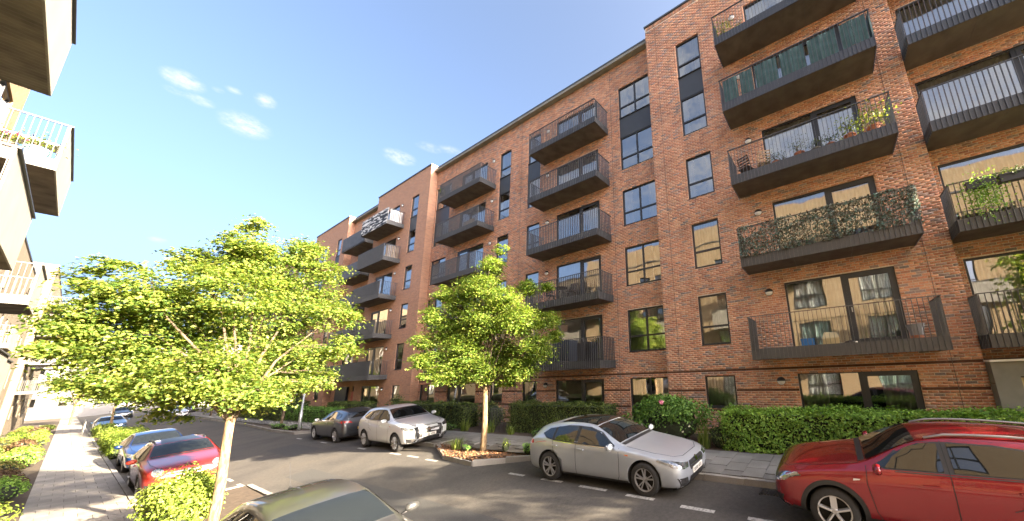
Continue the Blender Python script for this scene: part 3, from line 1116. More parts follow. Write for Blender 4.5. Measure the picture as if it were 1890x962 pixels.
def segment(X, y0, y1, feats, texture=None, cand=False):
    """one flat stretch of facade with its openings"""
    holes = []
    for ft in feats:
        t, a, b = ft[:3]
        if t == 'col':                                # windows on every floor, top two joined by a dark spandrel
            for k in range(6):
                if k == 4: continue
                zz0 = BOTS[k] if k != 5 else BOTS[4]
                if k == 0 and b - a > 1.5: zz0 = .62
                holes.append((a, b, zz0, TOPS[k]))
        else:
            for k in range(6):
                holes.append((a, b, .15 if k == 0 else BB[k - 1] + .29, TOPS[k]))
    mb = MB()
    wall_x(mb, X, y0, y1, -.4, ZP, holes, mi=0, mi_r=1)
    mb.build("wall", [texture or MT['mortar'], MT['brick_far']], RB, OFF)
    cp = MB()
    cp.box(X - .05, X + .6, y0 - (.04 if X < 12.2 else -.001), y1 + (.04 if X < 12.2 else -.001), ZP, ZP + .09)
    cp.build("coping", MT['coping'], RB, OFF)
    return holes


MID = 15.13
mir = lambda a, b: (2 * MID - b, 2 * MID - a)
feA = [('col', 3.055, 4.133), ('door', -1.833, 1.105)]
feM = [('col', 5.76, 7.63), ('door', 9.005, 11.932), ('col', 13.258, 14.327),
       ('col',) + mir(13.258, 14.327), ('door_m',) + mir(9.005, 11.932), ('col',) + mir(5.76, 7.63)]
A2 = 24.66
shift2 = lambda a, b: (A2 + 5.6 - b, A2 + 5.6 - a)
feA2 = [('col',) + shift2(3.055, 4.133), ('door_m',) + shift2(-1.833, 1.105)]
R2 = 33.43
feR2 = [('col', 34.2, 35.2), ('door', 35.9, 38.3)]
A3 = 39.7
feA3 = [('col', 40.9, 42.0), ('door', 44.6, 47.4)]
feR0 = [('door', -7.3, -3.43)]
brick_items = []
SEG = [(XM, -8.2, -3.17, feR0, None), (XA, -3.17, 5.6, feA, None), (XM, 5.6, A2, feM, None), (XA, A2, R2, feA2, MT['brick_far']),
       (XM, R2, A3, feR2, MT['brick_far']), (XA, A3, 48.5, feA3, MT['brick_far']), (XM, 48.5, 76, [('col', 49.3, 51.1), ('door', 53, 56), ('col', 57.5, 58.6), ('col', 60.5, 61.6), ('door_m', 63, 66), ('col', 68, 69.8)], MT['brick_far'])]
bayA_singles = [('bal', -2.395, 2.165)]
for (X, a, b, fe, tex) in SEG:
    hs = segment(X, a, b, fe, tex)
    if tex is None:
        brick_items += lay_bricks(X, a, b, .2 if X > 12.2 else .2, ZP, hs, cand=(X == XA))
# the largest bricks in view become objects of their own
bal_block = [(-2.5, 2.3, z - .05, z + 1.36) for z in BB]
hd = [(-9, 4.2, -1, 1.75)]
ok, rest = [], []
for it in single_pool:
    a, b, c, d = it[2]
    m_ = ((a + b) / 2, (c + d) / 2)
    vis = not any(h[0] < m_[0] < h[1] and h[2] < m_[1] < h[3] for h in bal_block + hd)
    (ok if vis and b - a > .2 and d - c < .1 else rest).append(it)
ok.sort(key=lambda it: (it[2][0] ** 2 * 1.0 + (it[2][2] - CAM_Z - 1.0) ** 2 * 1.2) + (0 if it[2][0] < -1.7 else 4))
ones, rest2 = ok[:300], ok[300:]
q = MB(); q.box(-.008, .001, 0, .215, 0, .0615)
bme = None
for (X, pr, (a, b, c, d)) in ones:
    if bme is None:
        o = q.build("brick", MT['brick1'], RB); bme = o.data
    else:
        o = link("brick", bme, RB)
    o.location = (X - 12 + random.gauss(0, .0012), a, c)
    o.scale = (1, (b - a) / .215, 1)
brick_items += rest + rest2
link("brick", brick_mesh("brick", brick_items), RB, 'stuff')
# flat dark strips painting the shade of the recessed bands; movement joints
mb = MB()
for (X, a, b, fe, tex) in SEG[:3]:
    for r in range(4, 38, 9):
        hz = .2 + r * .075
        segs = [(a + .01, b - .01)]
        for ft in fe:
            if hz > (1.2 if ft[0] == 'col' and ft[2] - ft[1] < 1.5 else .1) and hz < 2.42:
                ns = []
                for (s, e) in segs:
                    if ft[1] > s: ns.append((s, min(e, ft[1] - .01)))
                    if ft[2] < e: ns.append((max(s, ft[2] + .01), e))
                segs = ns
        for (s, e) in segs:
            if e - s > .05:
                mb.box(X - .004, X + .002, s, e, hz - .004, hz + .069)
mb.build("band_shade_strip", plain("band_shadow_brick", (0.10, 0.045, 0.028), 0.9, 0, 0.3, 12), RB, OFF)
mb = MB()
for (X, yv) in ((XA, 5.07), (XA, -2.57), (XM, 8.12), (XM, 22.1), (XM, 14.9)):
    mb.box(X - .013, X, yv - .006, yv + .006, .2, ZP - .25)
mb.build("movement_joint", MT['soffit'], RB, OFF)
# returns of the projecting bays, roof deck, dark backing in place of unlit rooms
mb = MB()
for yv, xa, xb in ((-3.17, XA, XM), (5.6, XA, XM), (A2, XA, XM), (R2, XA, XM), (A3, XA, XM), (48.5, XA, XM)):
    mb.quad((xa, yv, -.4), (xb + .02, yv, -.4), (xb + .02, yv, ZP), (xa, yv, ZP))
mb.quad((XM, -8.2, -.4), (26, -8.2, -.4), (26, -8.2, ZP), (XM, -8.2, ZP))
mb.quad((26, -8.2, -.4), (26, 76, -.4), (26, 76, ZP), (26, -8.2, ZP))
mb.quad((XM, 76, -.4), (26, 76, -.4), (26, 76, ZP), (XM, 76, ZP))
mb.build("wall", MT['brick_far'], RB, OFF)
mb = MB()
mb.box(XA + .25, 26, -8.1, 75.9, ZP - .5, ZP - .35)
mb.build("roof", MT['concrete'], RB, OFF)
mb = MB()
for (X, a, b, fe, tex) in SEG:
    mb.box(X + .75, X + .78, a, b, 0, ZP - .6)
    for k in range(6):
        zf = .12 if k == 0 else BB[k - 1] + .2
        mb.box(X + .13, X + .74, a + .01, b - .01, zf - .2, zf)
mb.build("room_shade_backing", MT['room'], RB, OFF)

CUR = {('A', 'door', 1): 'teal', ('A', 'door', 0): 'sides', ('A', 'door', 2): 'full', ('A', 'door', 3): 'full', ('A', 'door', 4): 'full'}
for si, (X, a, b, fe, tex) in enumerate(SEG):
    for ft in fe:
        t, p, q_ = ft[:3]
        for k in range(6):
            if t == 'col':
                kind = 'wide' if q_ - p > 1.5 else 'narrow'
                z0 = BOTS[k]
                if k == 0 and kind == 'wide': z0 = .62
                window(RB, X, p, q_, z0, TOPS[k], kind, OFF, cur='full' if (si == 1 and k in (0, 1)) else None)
                if k == 4:
                    sp_ = MB(); sp_.box(X + .03, X + .10, p, q_, TOPS[4], BOTS[5])
                    sp_.build("spandrel_panel", MT['panel'], RB, OFF)
            else:
                z0 = .15 if k == 0 else BB[k - 1] + .29
                if X == XM and si == 0 and k == 0:
                    continue
                window(RB, X, p, q_, z0, TOPS[k], t, OFF, cur=CUR.get(('A' if si == 1 else 'x', t, k)))
# balconies
for k in range(5):
    balcony(RB, XA, -2.395, 2.165, BB[k], OFF, singles=True)
    balcony(RB, XM, -7.8, -3.2, BB[k], OFF)
    balcony(RB, XM, 8.331, 12.93, BB[k], OFF)
    balcony(RB, XM, *mir(8.331, 12.93), BB[k], OFF)
    balcony(RB, XA, *shift2(-2.395, 2.165), BB[k], OFF)
    balcony(RB, XM, R2 + .05, 38.3, BB[k], OFF)
    balcony(RB, XA, 43.9, 48.3, BB[k], OFF)
    balcony(RB, XM, 52.3, 56.9, BB[k], OFF)
for k in range(6):
    z = TOPS[k] - .24
    for X, yv in ((XA, 1.6), (XM, 12.62), (XM, 2 * MID - 12.62), (XA, A2 + 5.6 - 1.6), (XA, 44.2)):
        wall_lamp(RB, X, yv, z, OFF)
# entrance portal at the near end
mb = MB()
mb.box(11.67, 12.53, -3.62, -3.175, .2, 2.52); mb.box(11.67, 12.53, -7.6, -3.62, 2.17, 2.52); mb.box(11.67, 12.53, -7.6, -7.1, .2, 2.17)
for zz in (2.0, 1.45, .9):
    mb.box(11.70, 12.5, -3.18, -3.172, zz, zz + .02, 1)
mb.box(11.60, 12.53, -7.65, -3.15, 2.52, 2.57, 2)
mb.build("entrance_portal", [MT['concrete'], MT['soffit'], MT['white_pl']], RB, OFF)
cols = [MT['cream'], MT['soffit'], MT['redpaint'], MT['redpaint'], MT['cream'], MT['soffit'], MT['redpaint'], MT['darkwood'], MT['cream'], MT['redpaint'], MT['soffit'], MT['redpaint']]
mb = MB(); mb.box(11.86, 12.1, -6.9, -3.64, .25, 2.165)
mbx = mb.build("parcel_cabinet", MT['darkwood'], RB, OFF)
i = 0
for r in range(6):
    for c_ in range(5):
        q = MB()
        q.box(11.845, 11.862, -3.66 - c_ * .5 - .47, -3.66 - c_ * .5, 2.13 - r * .3 - .28, 2.13 - r * .3)
        q.build("cabinet_door", cols[(i * 5 + c_ * 3 + r * 2) % len(cols)], mbx, OFF)
        i += 1
# blue entrance doors in the far recess
mb = MB(); mb.box(12.40, 12.52, 36.0, 38.4, 0, 2.35)
mb.build("entrance_door", MT['navy'], RB, OFF)
mb = MB(); mb.box(12.38, 12.41, 34.2, 34.9, .4, 2.0)
mb.build("notice_board", MT['redpaint'], RB, OFF)

# ------------------------------------------------------------------ yellow brick building on the left
def corr(mb, X, y0, y1, z0, z1, pitch=.07, amp=.005, mi=0):
    """ribbed metal sheet facing +X"""
    n = int((y1 - y0) / pitch)
    for i in range(n):
        a = y0 + (y1 - y0) * i / n
        b = y0 + (y1 - y0) * (i + .5) / n
        c = y0 + (y1 - y0) * (i + 1) / n
        mb.quad((X, a, z0), (X + amp, b, z0), (X + amp, b, z1), (X, a, z1), mi)
        mb.quad((X + amp, b, z0), (X, c, z0), (X, c, z1), (X + amp, b, z1), mi)


def left_balcony(root, X, y0, y1, zb, off, depth=1.22):
    xf = X + depth
    mb = MB()
    mb.box(X + .002, xf - .03, y0 + .03, y1 - .03, zb + .02, zb + .26, 0)
    corr(mb, xf - .02, y0, y1, zb, zb + 1.35, mi=0)
    mb.box(xf - .045, xf - .021, y0, y1, zb, zb + 1.35, 0)
    n = int(depth / .1)
    for yv in (y0, y1 - .02):
        mb.box(X, xf - .045, yv, yv + .02, zb, zb + .30, 2)
    # ribbed soffit
    m_ = 40
    for i in range(m_):
        a, b = y0 + (y1 - y0) * i / m_, y0 + (y1 - y0) * (i + .5) / m_
        c = y0 + (y1 - y0) * (i + 1) / m_
        mb.quad((X, a, zb + .015), (xf - .03, a, zb + .015), (xf - .03, b, zb - .002), (X, b, zb - .002), 1)
        mb.quad((X, b, zb - .002), (xf - .03, b, zb - .002), (xf - .03, c, zb + .015), (X, c, zb + .015), 1)
    bl = mb.build("balcony", [MT['clad_left'], plain_soff, MT['bar_left']], root, off)
    h = MB()
    h.box(xf - .05, xf + .02, y0 - .02, y1 + .02, zb + 1.351, zb + 1.385)
    h.box(X, xf - .05, y0 - .02, y0 + .03, zb + 1.351, zb + 1.385); h.box(X, xf - .05, y1 - .03, y1 + .02, zb + 1.351, zb + 1.385)
    h.build("handrail", MT['frame'], bl, off)
    for yv in (y0 + .01, y1 - .01):
        for i in range(n + 1):
            q = MB()
            x = X + .04 + (depth - .1) * i / n
            q.box(x - .006, x + .006, yv - .02, yv + .02, zb, zb + 1.35)
            q.build("baluster", MT['bar_left'], bl, off)
    return bl


plain_soff = plain("brown_ribbed_soffit", (0.14, 0.125, 0.105), 0.7, 0, 0.45, 2.2)
XL = -2.4
LB = thing("brick_apartment_building", "yellow brick building with pale ribbed metal balconies above the left pavement", "building", (XL, 0, 0))
LO = (XL, 0, 0)
mb = MB()
lh = []
for k in range(4):
    for (a, b) in ((9.3, 11.2), (12.6, 13.6), (14.2, 15.2), (18.2, 20.4), (3.5, 5.4), (0, 1.9), (-4, -2.1), (-8, -6.1), (6.6, 7.6)):
        lh.append((a, b, .6 + 3.02 * k, 2.5 + 3.02 * k))
wall_x(mb, XL, -14, 21.9, -.6, 14.6, lh, face=1)
mb.quad((XL, 21.9, -.6), (-14, 21.9, -.6), (-14, 21.9, 12.9), (XL, 21.9, 12.9))
mb.quad((XL, -14, -.6), (-14, -14, -.6), (-14, -14, 12.9), (XL, -14, 12.9))
mb.build("wall", MT['brick_yel'], LB, LO)
mb = MB(); mb.box(-14, XL + .04, -14.05, 21.94, 12.9, 13.0); mb.build("coping", MT['coping'], LB, LO)
mb = MB(); mb.box(XL - .9, XL - .86, -13.9, 21.8, -.4, 12.6); mb.build("room_shade_backing", MT['room'], LB, LO)
for (a, b, c, d) in lh:
    window(LB, XL, a, b, c, d, 'wide' if b - a > 1.5 else 'narrow', LO, face=1)
for (a, b, z) in ((8.2, 12.8, 8.61), (17.2, 21.8, 8.61), (11.7, 16.3, 5.59), (-.5, 4.1, 8.61), (3.2, 7.6, 5.59), (-9, -4.4, 5.59), (-.5, 4.1, 2.55), (17.2, 21.8, 2.55)):
    left_balcony(LB, XL, a, b, z, LO)

XL2 = -3.4
L2 = thing("brick_apartment_building", "pale cream brick block set back beyond the yellow one on the left", "building", (XL2, 40, 0))
LO2 = (XL2, 40, 0)
mb = MB()
lh2 = []
for k in range(4):
    for a in (25.5, 30, 34, 37, 44, 49, 52, 55, 58, 61, 64, 67):
        lh2.append((a, a + 1.1, .5 + 3.02 * k, 2.4 + 3.02 * k))
wall_x(mb, XL2, 21.92, 71.5, -1.2, 13.3, lh2, face=1)
mb.quad((XL2, 71.5, -1.2), (-14, 71.5, -1.2), (-14, 71.5, 13.3), (XL2, 71.5, 13.3))
mb.build("wall", MT['brick_pale'], L2, LO2)
mb = MB(); mb.box(-14, XL2 + .05, 21.95, 71.55, 13.3, 13.42); mb.build("coping", MT['coping'], L2, LO2)
mb = MB(); mb.box(XL2 - .9, XL2 - .86, 22.0, 71.4, -1, 13.0); mb.build("room_shade_backing", MT['room'], L2, LO2)
for (a, b, c, d) in lh2:
    window(L2, XL2, a, b, c, d, 'narrow', LO2, face=1)
for (a, b, z, dp) in ((22.1, 25.0, 5.59, 2.22), (22.4, 25.6, 2.55, 2.1), (42.3, 46.8, 5.59, .95), (42.3, 46.8, 2.55, .95)):
    left_balcony(L2, XL2, a, b, z, LO2, dp)

XL3 = -3.0
L3 = thing("brick_apartment_building", "taller cream block with stacked corner balconies at the far left behind the big maple", "building", (XL3, 90, 0))
LO3 = (XL3, 90, 0)
mb = MB()
lh3 = [(a, a + 1.6, .4 + 3.02 * k, 2.4 + 3.02 * k) for k in range(5) for a in (74, 79, 84, 89, 94, 100)]
wall_x(mb, XL3, 72, 106, -2, 16.7, lh3, face=1)
mb.quad((XL3, 72, -2), (-16, 72, -2), (-16, 72, 16.7), (XL3, 72, 16.7))
mb.quad((XL3, 106, -2), (-16, 106, -2), (-16, 106, 16.7), (XL3, 106, 16.7))
mb.build("wall", MT['brick_pale'], L3, LO3)
mb = MB(); mb.box(-16, XL3 + .06, 71.94, 106.1, 16.7, 16.85); mb.build("coping", MT['coping'], L3, LO3)
mb = MB(); mb.box(XL3 - .9, XL3 - .86, 72.2, 105.9, -1, 16.4); mb.build("room_shade_backing", MT['room'], L3, LO3)
for (a, b, c, d) in lh3:
    window(L3, XL3, a, b, c, d, 'narrow', LO3, face=1)
for k in range(4):
    left_balcony(L3, XL3, 72.2, 77, 2.95 + 3.02 * k, LO3, 2.3)
    left_balcony(L3, XL3, 84, 89, 2.95 + 3.02 * k, LO3, 1.6)

# pale block across the end of the street
FB = thing("rendered_building", "long pale rendered building closing the far end of the street", "building", (0, 132, -1.5))
FO = (0, 132, -1.5)
mb = MB()
mb.box(-40, 45, 132, 144, -2, 13.5)
mb.build("wall", MT['render'], FB, FO)
mb = MB(); mb.box(-40.3, 45.3, 131.7, 144.3, 13.5, 13.9); mb.build("coping", MT['coping'], FB, FO)
for k in range(4):
    for i in range(20):
        x = -37 + i * 4
        q = MB()
        q.box(x, x + 1.8, 131.9, 132.02, .6 + 3.1 * k, 2.3 + 3.1 * k)
        w = q.build("window", MT['frame'], FB, FO)
        q = MB(); q.quad((x + .1, 131.88, .7 + 3.1 * k), (x + 1.7, 131.88, .7 + 3.1 * k), (x + 1.7, 131.88, 2.2 + 3.1 * k), (x + .1, 131.88, 2.2 + 3.1 * k))
        q.build("pane", MT['glass'], w, FO)

# ------------------------------------------------------------------ cars
HATCH = [(0.000, .44, .41, .72, .58, .21), (0.012, .50, .46, .865, .64, .15), (0.04, .55, .505, .94, .69, .12), (0.10, .59, .552, .972, .73, .115), (0.18, .628, .595, .992, .77, .115),
         (0.27, .665, .63, 1.0, .80, .12), (0.335, .70, .645, 1.0, .82, .12), (0.40, .80, .66, 1.0, .76, .12), (0.46, .90, .67, 1.0, .69, .12), (0.52, .965, .68, 1.0, .655, .12), (0.62, 1.0, .695, 1.0, .645, .12),
         (0.74, .99, .705, 1.0, .64, .12), (0.85, .95, .715, .985, .62, .12), (0.925, .905, .72, .965, .60, .13), (0.95, .82, .71, .955, .64, .14), (0.975, .71, .67, .93, .70, .16), (0.99, .62, .58, .88, .70, .19), (1.0, .50, .46, .74, .6, .24)]
SUV = [(0, .42, .39, .60, .5, .26), (.015, .52, .48, .82, .58, .20), (.045, .585, .545, .93, .66, .17), (.09, .625, .585, .97, .72, .155), (.17, .66, .62, .99, .76, .145), (.25, .69, .645, 1, .80, .14),
       (.31, .715, .655, 1, .82, .14), (.37, .81, .663, 1, .77, .14), (.43, .905, .668, 1, .71, .14), (.49, .97, .674, 1, .675, .14), (.58, 1.0, .682, 1, .665, .14), (.72, .995, .69, 1, .66, .14),
       (.84, .97, .70, .99, .645, .14), (.915, .93, .70, .975, .635, .15), (.945, .83, .69, .96, .66, .16), (.97, .70, .66, .94, .70, .18), (.988, .60, .56, .89, .7, .22), (1.0, .46, .43, .76, .6, .27)]


def car_body(L, Wd, H, rows):
    hw = Wd / 2
    ring = []
    for (u, zt, zs, w, wr, zb) in rows:
        w_, r_, zt_, zs_, zb_ = w * hw, wr * hw, zt * H, zs * H, zb * H
        g = zt_ - zs_
        wb = w_ * .95
        lerp = lambda a, b, t: a + (b - a) * t
        ring.append((u * L - L / 2, [(0, zb_), (.55 * w_, zb_), (.86 * w_, zb_), (.965 * w_, zb_ + .05 * H), (.99 * w_, lerp(zb_, zs_, .30)), (1.0 * w_, lerp(zb_, zs_, .55)),
                                     (1.0 * w_, lerp(zb_, zs_, .80)), (.975 * w_, lerp(zb_, zs_, .95)), (wb, zs_ + .03 * g), (lerp(wb, r_, .22), zs_ + .22 * g), (lerp(wb, r_, .80), zs_ + .74 * g),
                                     (r_, zs_ + .90 * g), (.90 * r_, zs_ + .965 * g), (.55 * r_, zs_ + .995 * g), (0, zt_)]))
    bm = bmesh.new()
    n = len(ring[0][1])
    full = []
    for (y, pts) in ring:
        row = [bm.verts.new((x, y, z)) for (x, z) in pts]
        left = [bm.verts.new((-x, y, z)) for (x, z) in pts[1:-1]][::-1]
        full.append(row + left)
    m = len(full[0])
    for i in range(len(full) - 1):
        for k in range(m):
            bm.faces.new((full[i][k], full[i][(k + 1) % m], full[i + 1][(k + 1) % m], full[i + 1][k]))
    for row, y, rev in ((full[0], ring[0][0] - .012, False), (full[-1], ring[-1][0] + .012, True)):
        zc = sum(v.co.z for v in row) / m
        c = bm.verts.new((0, y, zc))
        for k in range(m):
            f = (row[k], c, row[(k + 1) % m])
            bm.faces.new(f[::-1] if rev else f)
    bmesh.ops.recalc_face_normals(bm, faces=bm.faces)
    me = bpy.data.meshes.new("tmp_body")
    bm.to_mesh(me)
    bm.free()
    return me


def eval_mods(me, mods):
    o = bpy.data.objects.new("tmp_eval", me)
    C.objects.link(o)
    mods(o)
    dg = bpy.context.evaluated_depsgraph_get()
    dg.update()
    r = bpy.data.meshes.new_from_object(o.evaluated_get(dg))
    bpy.data.objects.remove(o)
    return r


def build_body(L, Wd, H, rows, axles, wr):
    me = car_body(L, Wd, H, rows)

    def m1(o):
        s = o.modifiers.new("s", 'SUBSURF'); s.levels = 2; s.render_levels = 2
    me2 = eval_mods(me, m1)
    bm = bmesh.new(); bm.from_mesh(me2)
    bvh = BVHTree.FromBMesh(bm)
    bm.free()
    cuts = []
    for ya in axles:
        for s in (-1, 1):
            c = MB()
            x0, x1 = s * (Wd / 2 - .30), s * (Wd / 2 + .2)
            c.lathe([(0, min(x0, x1)), (wr * 1.17, min(x0, x1)), (wr * 1.17, max(x0, x1)), (0, max(x0, x1))], 32, 'x', (0, ya, wr))
            mm = bpy.data.meshes.new("tmp_cut"); mm.from_pydata(c.v, [], c.f)
            b2 = bmesh.new(); b2.from_mesh(mm)
            bmesh.ops.remove_doubles(b2, verts=b2.verts, dist=1e-5)
            bmesh.ops.recalc_face_normals(b2, faces=b2.faces); b2.to_mesh(mm); b2.free()
            co = bpy.data.objects.new("tmp_cut", mm); C.objects.link(co); cuts.append(co)

    def m2(o):
        for co in cuts:
            b = o.modifiers.new("b", 'BOOLEAN'); b.object = co; b.operation = 'DIFFERENCE'; b.solver = 'EXACT'
    me3 = eval_mods(me2, m2)
    for co in cuts:
        bpy.data.objects.remove(co)
    return me3, bvh


PLN = {'x': 0, 'front': 1, 'rear': 2, 'top': 3}


def patch(root, name, mat, bvh, poly, L, axis, side=1, off=.006, cuts=3, thick=0.0, parent_off=None):
    """a panel lying on the body surface, cut to a 2-D outline"""
    bm = bmesh.new()
    vs = [bm.verts.new((p[0], p[1], 0)) for p in poly]
    try:
        f = bm.faces.new(vs)
    except ValueError:
        bm.free(); return None
    bmesh.ops.triangulate(bm, faces=[f])
    if cuts:
        bmesh.ops.subdivide_edges(bm, edges=bm.edges[:], cuts=cuts, use_grid_fill=True)
    dirv = {'x': Vector((-side, 0, 0)), 'front': Vector((0, 1, 0)), 'rear': Vector((0, -1, 0)), 'top': Vector((0, 0, -1))}[axis]
    for v in bm.verts:
        a, b = v.co.x, v.co.y
        if axis == 'x': st = Vector((side * 3, a - L / 2, b))
        elif axis == 'front': st = Vector((a, -L / 2 - 2, b))
        elif axis == 'rear': st = Vector((a, L / 2 + 2, b))
        else: st = Vector((a, b - L / 2, 4))
        hit, nr, i_, d_ = bvh.ray_cast(st, dirv)
        if hit is None:
            far = st + dirv * (3 if axis == 'x' else 2.2)
            hit, nr, i_, d_ = bvh.find_nearest(far)
        if nr.dot(dirv) > 0: nr = -nr
        v.co = hit + nr * off
    bm.normal_update()
    tot = sum((f.normal.dot(dirv) for f in bm.faces))
    if tot > 0:
        bmesh.ops.reverse_faces(bm, faces=bm.faces[:])
    me = bpy.data.meshes.new(name)
    bm.to_mesh(me); bm.free()
    me.materials.append(mat)
    me.polygons.foreach_set('use_smooth', [True] * len(me.polygons))
    return link(name, me, root)


def surf_point(bvh, L, axis, side, a, b, off):
    dirv = {'x': Vector((-side, 0, 0)), 'front': Vector((0, 1, 0)), 'rear': Vector((0, -1, 0)), 'top': Vector((0, 0, -1))}[axis]
    if axis == 'x': st = Vector((side * 3, a - L / 2, b))
    elif axis == 'front': st = Vector((a, -L / 2 - 2, b))
    elif axis == 'rear': st = Vector((a, L / 2 + 2, b))
    else: st = Vector((a, b - L / 2, 4))
    hit, nr, i_, d_ = bvh.ray_cast(st, dirv)
    if hit is None:
        hit, nr, i_, d_ = bvh.find_nearest(st + dirv * (3 - .6 if axis == 'x' else 2.2))
    if nr.dot(dirv) > 0: nr = -nr
    return hit + nr * off


def ribbon(root, name, mat, bvh, pts, w, L, axis, side=1, off=.006, step=.06, pts2=None):
    """a narrow band that follows a line on the body (or fills between two lines)"""
    if pts2 is None:
        dense = []
        for p, q in zip(pts, pts[1:]):
            d = math.hypot(q[0] - p[0], q[1] - p[1]); n = max(1, int(d / step))
            for i in range(n): dense.append((p[0] + (q[0] - p[0]) * i / n, p[1] + (q[1] - p[1]) * i / n))
        dense.append(pts[-1])
        A, B = [], []
        for i, p in enumerate(dense):
            a = dense[max(i - 1, 0)]; b = dense[min(i + 1, len(dense) - 1)]
            dx, dy = b[0] - a[0], b[1] - a[1]; l = math.hypot(dx, dy) or 1
            nx, ny = -dy / l * w / 2, dx / l * w / 2
            A.append((p[0] + nx, p[1] + ny)); B.append((p[0] - nx, p[1] - ny))
    else:
        A, B = pts, pts2
    mb = MB()
    rows = []
    for p, q in zip(A, B):
        rows.append([surf_point(bvh, L, axis, side, p[0] + (q[0] - p[0]) * t, p[1] + (q[1] - p[1]) * t, off) for t in ((0, 1) if pts2 is None else (0, .5, 1))])
    k = len(rows[0])
    for r in rows: mb.v += [tuple(v) for v in r]
    for i in range(len(rows) - 1):
        for j in range(k - 1):
            mb.f.append((i * k + j, i * k + j + 1, (i + 1) * k + j + 1, (i + 1) * k + j)); mb.m.append(0)
    return mb.build(name, mat, root, smooth=True)


def line_poly(pts, w):
    """outline of a thin strip along a 2-D polyline"""
    L_, R_ = [], []
    for i, p in enumerate(pts):
        a = pts[max(i - 1, 0)]; b = pts[min(i + 1, len(pts) - 1)]
        dx, dy = b[0] - a[0], b[1] - a[1]
        l = math.hypot(dx, dy) or 1
        nx, ny = -dy / l * w / 2, dx / l * w / 2
        L_.append((p[0] + nx, p[1] + ny)); R_.append((p[0] - nx, p[1] - ny))
    return L_ + R_[::-1]


def arc(cx, cy, r, a0, a1, n=14, ry=None):
    return [(cx + r * math.cos(math.radians(a0 + (a1 - a0) * i / n)), cy + (ry or r) * math.sin(math.radians(a0 + (a1 - a0) * i / n))) for i in range(n + 1)]


def wheel(root, x, y, r, side, rim_mat, spokes=5, double=True, rimr=.70):
    w = .105
    t = MB()
    ro, ri = r, r * rimr
    t.lathe([(ri * .98, -w), (ro * .90, -w * 1.02), (ro * .985, -w * .82), (ro, -w * .4), (ro, w * .4), (ro * .985, w * .82), (ro * .90, w * 1.02), (ri * .98, w)], 32, 'x')
    o = t.build("wheel", MT['tyre'], root, smooth=True)
    o.location = (x, y, r)
    m = MB()
    xo = side * w * .9
    m.lathe([(ri * .995, xo * 1.04), (ri * .985, xo * 1.07), (ri * .90, xo * 1.0), (ri * .885, xo * .8)], 32, 'x')
    for k in range(spokes):
        a0 = 2 * math.pi * k / spokes + .3
        for da in ((-.14, .14) if double else (0,)):
            a, b = a0 + da * .75, a0 + da * 1.35
            p = Vector((xo * .80, math.cos(a) * ri * .16, math.sin(a) * ri * .16))
            q = Vector((xo * .93, math.cos(b) * ri * .93, math.sin(b) * ri * .93))
            m.bar(p, q, (.035 if double else .085) * r / .33, .022)
    m.lathe([(0, xo * .96), (ri * .14, xo * .95), (ri * .22, xo * .78), (ri * .22, xo * .3)], 16, 'x')
    m.build("rim", rim_mat, o)
    d = MB(); d.lathe([(0, xo * .12), (ri * .5, xo * .12), (ri * .89, xo * .3), (ri * .89, xo * .85)], 24, 'x'); d.build("rim_shade_dish", MT['liner'], o)  # dark dish paints the shade in the gaps between spokes
    return o


def mirror(root, x, y, z, side, mat):
    mb = MB()
    n, m = 12, 8
    for i in range(m + 1):
        a = math.pi * i / m - math.pi / 2
        for k in range(n):
            t = 2 * math.pi * k / n
            r_ = math.cos(a)
            # flattened at the glass side
            yy = .065 * r_ * math.sin(t)
            yy = min(yy, .035)
            mb.v.append((side * .11 * math.sin(a) * (1 if math.sin(a) * 1 > -1 else 1), yy, .075 * r_ * math.cos(t)))
    for i in range(m):
        for k in range(n):
            p, q = i * n + k, i * n + (k + 1) % n
            mb.f.append((p, q, q + n, p + n)); mb.m.append(0)
    mb.bar((-side * .15, 0.02, -.06), (-side * .02, 0.01, -.03), .05, .03, 1)
    mb.quad((-side * .08, .036, -.05), (side * .09, .036, -.05), (side * .09, .036, .055), (-side * .08, .036, .055), 2)
    o = mb.build("wing_mirror", [mat, MT['black'], MT['chrome']], root, smooth=True)
    o.location = (x, y, z)
    return o


